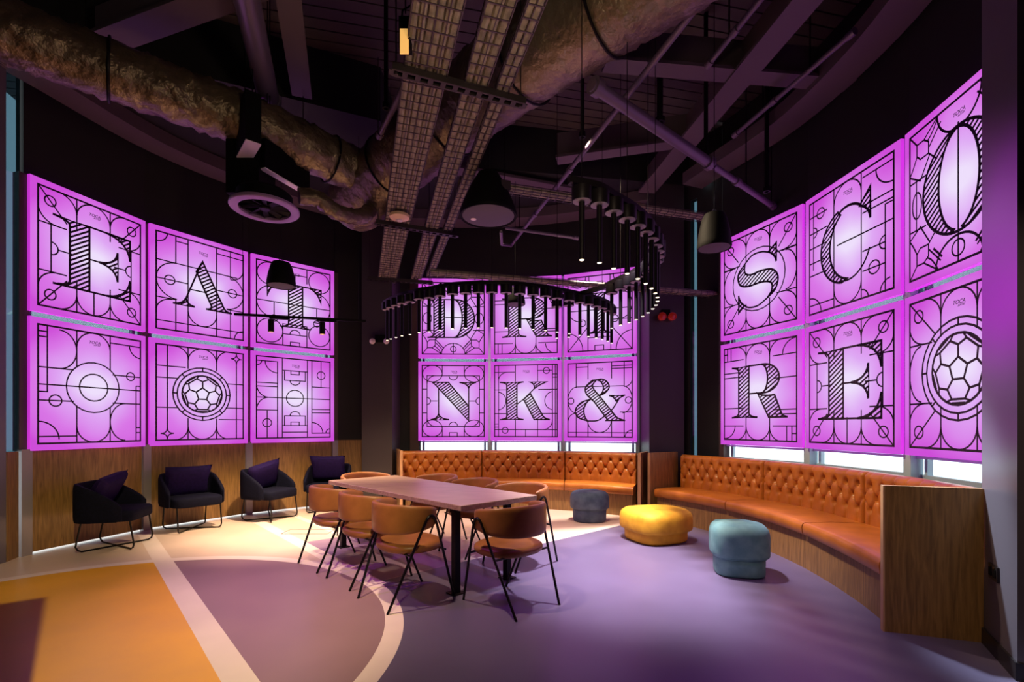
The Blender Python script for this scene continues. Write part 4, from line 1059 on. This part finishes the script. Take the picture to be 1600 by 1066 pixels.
for k in range(10):
    an = 2*PI*k/10; mb = MB(); d = Vector((math.cos(an), math.sin(an), 0)); s = Vector((-d.y, d.x, 0))
    a = [d*.05-s*.004+Vector((0, 0, .03)), d*.05+s*.030+Vector((0, 0, .02)), d*R*.75+s*.05+Vector((0, 0, .004)), d*R*.75-s*.01+Vector((0, 0, .03))]
    up = Vector((0, 0, .005)); mb.loft([a, [p+up for p in a]]); mb.build('blade', black, t, smooth=False)
mb = MB(); mb.lathe((0, 0, .05), [(R*.78, 0), (R*.80, .02), (R*.80, .10), (R*.7, .13), (.05, .135)], 36); mb.build('plenum', blackm, t)
mb = MB(); mb.box((-.17, .05, .40), (.34, .34, .55)); mb.build('plenum_box', blackm, t, smooth=False)
mb = MB()
for x, y in ((-.2, .2), (.05, .0)): mb.tube([(x, y, .72), (x, y, ZC-c.z)], .006, 6)
mb.build('hanging_rod', black, t)
c0 = Vector((c.x+.3, c.y+.12, c.z+.2))
t = thing('flexible_duct', 'crumpled flexible hose end behind the round diffuser', 'duct')
wrinkle(curve3([c0, c0+Vector((.16, .1, .02)), c0+Vector((.32, .25, -.06)), c0+Vector((.5, .5, .0)), c0+Vector((.55, .9, .3))], 40), .085, 16, .02, 8).build('hose', foil, t, angle=80)
# big disc speaker
c = P(763, 338, 3.55); R = .295
t = thing('ceiling_speaker', 'large black pendant speaker with round grey grille facing down, centre', 'speaker', tuple(c))
mb = MB(); mb.lathe((0, 0, 0), [(R*.94, 0), (R*.98, -.008), (R, .004), (R*.99, .03), (R*.86, .14), (R*.62, .30), (R*.42, .40), (R*.36, .43), (.02, .44)], 48); mb.build('horn_body', blackm, t)
mb = MB(); mb.lathe((0, 0, -.001), [(R*.94, .004), (R*.8, -.006), (R*.3, -.010), (.01, -.011)], 48); mb.build('grille', disc, t)
mb = MB(); mb.lathe((-.155, .05, -.012), [(.028, .01), (.030, 0), (.02, -.004), (.002, -.004)], 16); mb.build('indicator', lensw, t)
mb = MB(); mb.box((.17, -.1, .26), (.10, .07, .09), .4); mb.build('bracket', mesh, t, smooth=False)
mb = MB(); mb.tube([(0, 0, .43), (0, 0, ZC-c.z)], .008, 6); mb.tube([(.17, -.1, .29), (.17, -.1, ZC-c.z)], .004, 6); mb.build('hanging_cable', black, t)
# bell speakers
def bell(label, x, ybot, Y, R, h):
    c = Q(x, ybot, Y); t = thing('pendant_speaker', label, 'speaker', tuple(c), 0, 'black bell-shaped pendant speakers')
    mb = MB(); mb.lathe((0, 0, 0), [(R*.9, .002), (R*.97, -.004), (R, .015), (R*.98, .05), (R*.9, h*.45), (R*.74, h*.8), (R*.6, h*.96), (R*.35, h), (.01, h)], 32); mb.build('shell', blackm, t)
    mb = MB(); mb.lathe((0, 0, -.002), [(R*.9, .003), (R*.5, -.004), (.01, -.005)], 32); mb.build('grille', disc, t)
    mb = MB(); mb.tube([(.022*math.cos(k*PI/6), 0, h+.022+.022*math.sin(k*PI/6)) for k in range(13)], .004, 6, False); mb.build('hook', mesh, t)
    mb = MB(); mb.tube([(0, 0, h+.04), (0, 0, ZC-c.z)], .004, 6); mb.build('hanging_cable', black, t)
bell('black bell-shaped speaker hanging before the letter T sign', 439.5, 447, 5.4, .152, .27)
bell('largest black bell-shaped speaker, hanging beside the letter S sign', 1116, 388, 5.0, .170, .36)
bell('small black bell-shaped speaker hanging behind the tube lights', 805, 476, 7.4, .155, .26)
# track with two spotlights
a, b2 = P(366, 491, 2.80), P(572, 502, 2.80)
t = thing('spotlight_track', 'thin black lighting track with two spotlights before the letter T sign', 'track light')
mb = MB(); mb.bar(a, b2, .03, .03); mb.build('track', black, t, smooth=False)
for k in (.33, .69):
    c = a.lerp(b2, k); mb = MB(); mb.bar(c-(b2-a).normalized()*.12+Vector((0, 0, -.025)), c+(b2-a).normalized()*.12+Vector((0, 0, -.025)), .035, .022); ad = mb.build('adapter', black, t, smooth=False)
for x, y in ((423, 505), (503, 508)):
    k = (x-366)/206*.0; 
    for s in range(200):
        c = a.lerp(b2, s/199)
        if 800+c.x*F/c.y > x: break
    mb = MB(); mb.tube([c+Vector((0, 0, -.20)), c+Vector((0, 0, -.045))], .036, 16); h_ = mb.build('spotlight_head', black, t)
    mb = MB(); mb.tube([c+Vector((0, 0, -.203)), c+Vector((0, 0, -.198))], .028, 12); mb.build('lens', tipsoft, h_)
mb = MB()
for k in (.06, .94): c = a.lerp(b2, k); mb.tube([c, (c.x, c.y, ZC)], .003, 6)
mb.build('suspension_wire', black, t)
# smoke detector, small lamps
c = P(624, 340, zt-.06); t = thing('smoke_detector', 'round cream smoke detector fixed under the widest cable tray', 'smoke detector', tuple(c))
mb = MB(); mb.lathe((0, 0, 0), [(.03, -.03), (.05, -.028), (.07, -.012), (.112, -.006), (.118, .012), (.112, .03), (.02, .032)], 28); mb.build('housing', cream, t)
mb = MB(); mb.lathe((0, 0, -.036), [(.02, -.012), (.035, -.006), (.04, .006), (.01, .01)], 16); mb.build('sensor', lensw, t)
c = P(645, 80, 3.9)+Vector((-.035, -.06, 0)); t = thing('spot_lamp', 'small black tilted lamp with amber lens beside the widest tray', 'lamp', tuple(c))
mb = MB(); mb.bar((0, 0, -.05), (0, .0, .16), .075, .06); mb.build('lamp_body', blackm, t, smooth=False)
mb = MB(); mb.box((-.0, -.034, -.01), (.055, .01, .16)); mb.build('lamp_lens', tipsoft, t, smooth=False)
mb = MB(); mb.tube([(-.03, 0, .13), (-.02, 0, .22), (.03, 0, .25), (.05, 0, .2)], .007, 8); mb.tube([(0, 0, .2), (0, 0, ZC-c.z)], .005, 6); mb.build('hanger', black, t)
# twin emergency lamps
def twin(label, x, y, Y, dx, lens, name, cat, R):
    c = Q(x, y, Y); t = thing(name, label, cat, tuple(c))
    mb = MB(); mb.box((0, .03, .0), (dx*.8, .06, .13)); mb.build('casing', blackm, t, smooth=False)
    for s in (-1, 1):
        mb = MB(); mb.tube([(s*dx/2, .03, -.06), (s*dx/2, -.02, -.06), (s*dx/2, -.07, -.06)], [R*.7, R, R], 20); h_ = mb.build('lamp_head', blackm if lens is lensw else lens, t)
        mb = MB(); mb.tube([(s*dx/2, -.070, -.06), (s*dx/2, -.082, -.06), (s*dx/2, -.088, -.06)], [R*.92, R*.7, R*.2], 20); mb.build('lens', lens, h_)
    return t
twin('black twin emergency lamp with two white lenses on the grey column', 594.5, 529, 8.35, .24, lensw, 'emergency_lamp', 'emergency light', .055)
twin('pair of round red lamps on the dark column right of the tube lights', 1041, 490, 7.70, .16, redg, 'signal_lamp', 'warning light', .065)
# cool strip lamps at the tops of the tinted slits
c = Q(1108, 283, 7.45); t = thing('strip_lamp', 'small cool white strip lamp high on the wall right of the tube lights', 'lamp', tuple(c))
mb = MB(); mb.bar((-.12, .0, -.03), (.12, .0, .05), .05, .03); mb.build('lens', cool, t, smooth=False)
mb = MB(); mb.bar((-.12, .03, -.0), (.12, .03, .08), .07, .05); mb.build('housing', black, t, smooth=False)
mb = MB(); mb.tube([(0, .03, .05), (0, .03, ZC-c.z)], .006, 6); mb.build('hanging_rod', black, t)
# ------------------------------------------------------------------ ring of tube lights
T1 = [(605, 532), (610.6, 529.8), (618.7, 527.5), (628, 525), (640.6, 523), (654.7, 520), (670.6, 518.5), (687.5, 516.2), (707, 514), (727.4, 513), (747.5, 512.4), (768.5, 512.2), (791, 512.6), (812, 513.6), (833, 515), (852.5, 516.6), (870.5, 519), (889.5, 521.5), (906, 524), (919.4, 526), (931.6, 528.2), (941, 530.5), (949.7, 533.4), (955.5, 536.5)]
T2_ = [(909, 406.5), (936.6, 411), (959, 420), (980, 428), (996.5, 436), (1009, 443.5), (1018, 451), (1024, 458.6), (1027.3, 465), (1027.4, 471), (1025, 477), (1019.8, 482.9), (1012.5, 489), (1004, 494.6), (994, 499.8), (983, 504.3), (969.7, 508.3), (955.8, 513), (942, 517.5), (924, 521.5), (905, 524.8), (888.6, 527), (870, 528.5)]
ZT = 2.55
t = thing('tube_light_ring', 'winding black rail carrying dozens of hanging black tube lights', 'chandelier')
proto = None
for n_, seq in enumerate((T1, T2_)):
    pts = [P(x, y, ZT) for x, y in seq]
    if n_ == 1: pts = [p+Vector((0, 0, 0)) for p in pts]
    rail = [p+Vector((0, 0, .50+.012*n_)) for p in pts]; sm = spline(rail, 5); mb = MB(); rings = []
    e0 = (sm[0]-sm[1]).normalized()*.1; sm = [sm[0]+e0]+sm+[sm[-1]+(sm[-1]-sm[-2]).normalized()*.1]
    for i, p in enumerate(sm):
        tg = (sm[min(i+1, len(sm)-1)]-sm[max(i-1, 0)]).normalized(); s = Vector((-tg.y, tg.x, 0)).normalized()
        rings.append([p+s*x*.028+Vector((0, 0, z)) for x, z in ((-1, 0), (1, 0), (1, .045), (-1, .045))])
    mb.loft(rings); mb.build('rail', black, t, angle=30)
    for i, p in enumerate(pts):
        if n_ == 1 and 18 <= i <= 20: continue
        if proto is None:
            mb = MB(); mb.lathe((0, 0, 0), [(.018, .006), (.021, 0), (.021, .40), (.012, .405), (.012, .42)], 14); tb = mb.build('pendant_tube', black, t)
            mb = MB(); mb.lathe((0, 0, 0), [(.004, -.003), (.015, -.002), (.017, .007)], 12); mb.build('tube_lens', tip, tb)
            mb = MB(); mb.lathe((0, 0, .405), [(.062, .002), (.068, .0), (.070, .006), (.070, .095), (.06, .10)], 22); pk = mb.build('canopy', black, tb)
            mb = MB(); mb.lathe((0, 0, .405), [(.01, -.001), (.060, -.001), (.062, .0)], 22); mb.build('canopy_plate', greyp, tb)
            proto = tb
        else: tb = copy_tree(proto, t)
        tb.location = p
    mb = MB()
    for i in ((1, 6, 11, 16, 21) if n_ == 0 else (0, 3, 7, 12, 16)):
        p = pts[i]; mb.tube([p+Vector((0, 0, .54)), (p.x, p.y, ZC)], .0035, 6)
    mb.build('suspension_wire', black, t)
# tiny warm glow under the tube lights comes from these lamps of theirs
# socket on the pillar
pd = (Vector((2.78, 2.66))-Vector((3.07, 3.16))).normalized(); pn = Vector((pd.y, -pd.x)); 
if pn.x > 0: pn = -pn
a = Vector((3.07, 3.16)); c = a+pd*.24; Y = c.y; 
t = thing('wall_socket', 'dark metal switched socket plate low on the right pillar', 'socket', (c.x, c.y, CH-(895-HY)*Y/F), math.atan2(pd.y, pd.x))
sg = 1 if (Matrix.Rotation(math.atan2(pd.y, pd.x), 2) @ Vector((0, 1))).dot(pn) > 0 else -1
mb = MB(); mb.box((0, sg*.006, 0), (.15, .012, .09)); mb.build('plate', sockm, t, smooth=False)
for s in (-1, 1):
    mb = MB(); mb.box((s*.035, sg*.014, .0), (.04, .005, .05)); mb.build('socket_face', blackm, t, smooth=False)
    mb = MB(); mb.box((s*.035, sg*.015, .033), (.016, .008, .010)); mb.build('rocker', metalp, t, smooth=False)
# floor access cover outline
c = P(482, 831, 0); t = thing('floor_access_cover', 'thin rectangular cover outline let into the pale floor by the leftmost chair', 'floor hatch', (c.x, c.y, 0), 0)
mb = MB(); W_, D_ = .30, .13
for x, y, sx, sy in ((0, -D_, 2*W_, .008), (0, D_, 2*W_, .008), (-W_, 0, .008, 2*D_), (W_, 0, .008, 2*D_)): mb.box((x, y, .001), (sx, sy, .003))
mb.build('cover_frame', blackm, t, smooth=False)
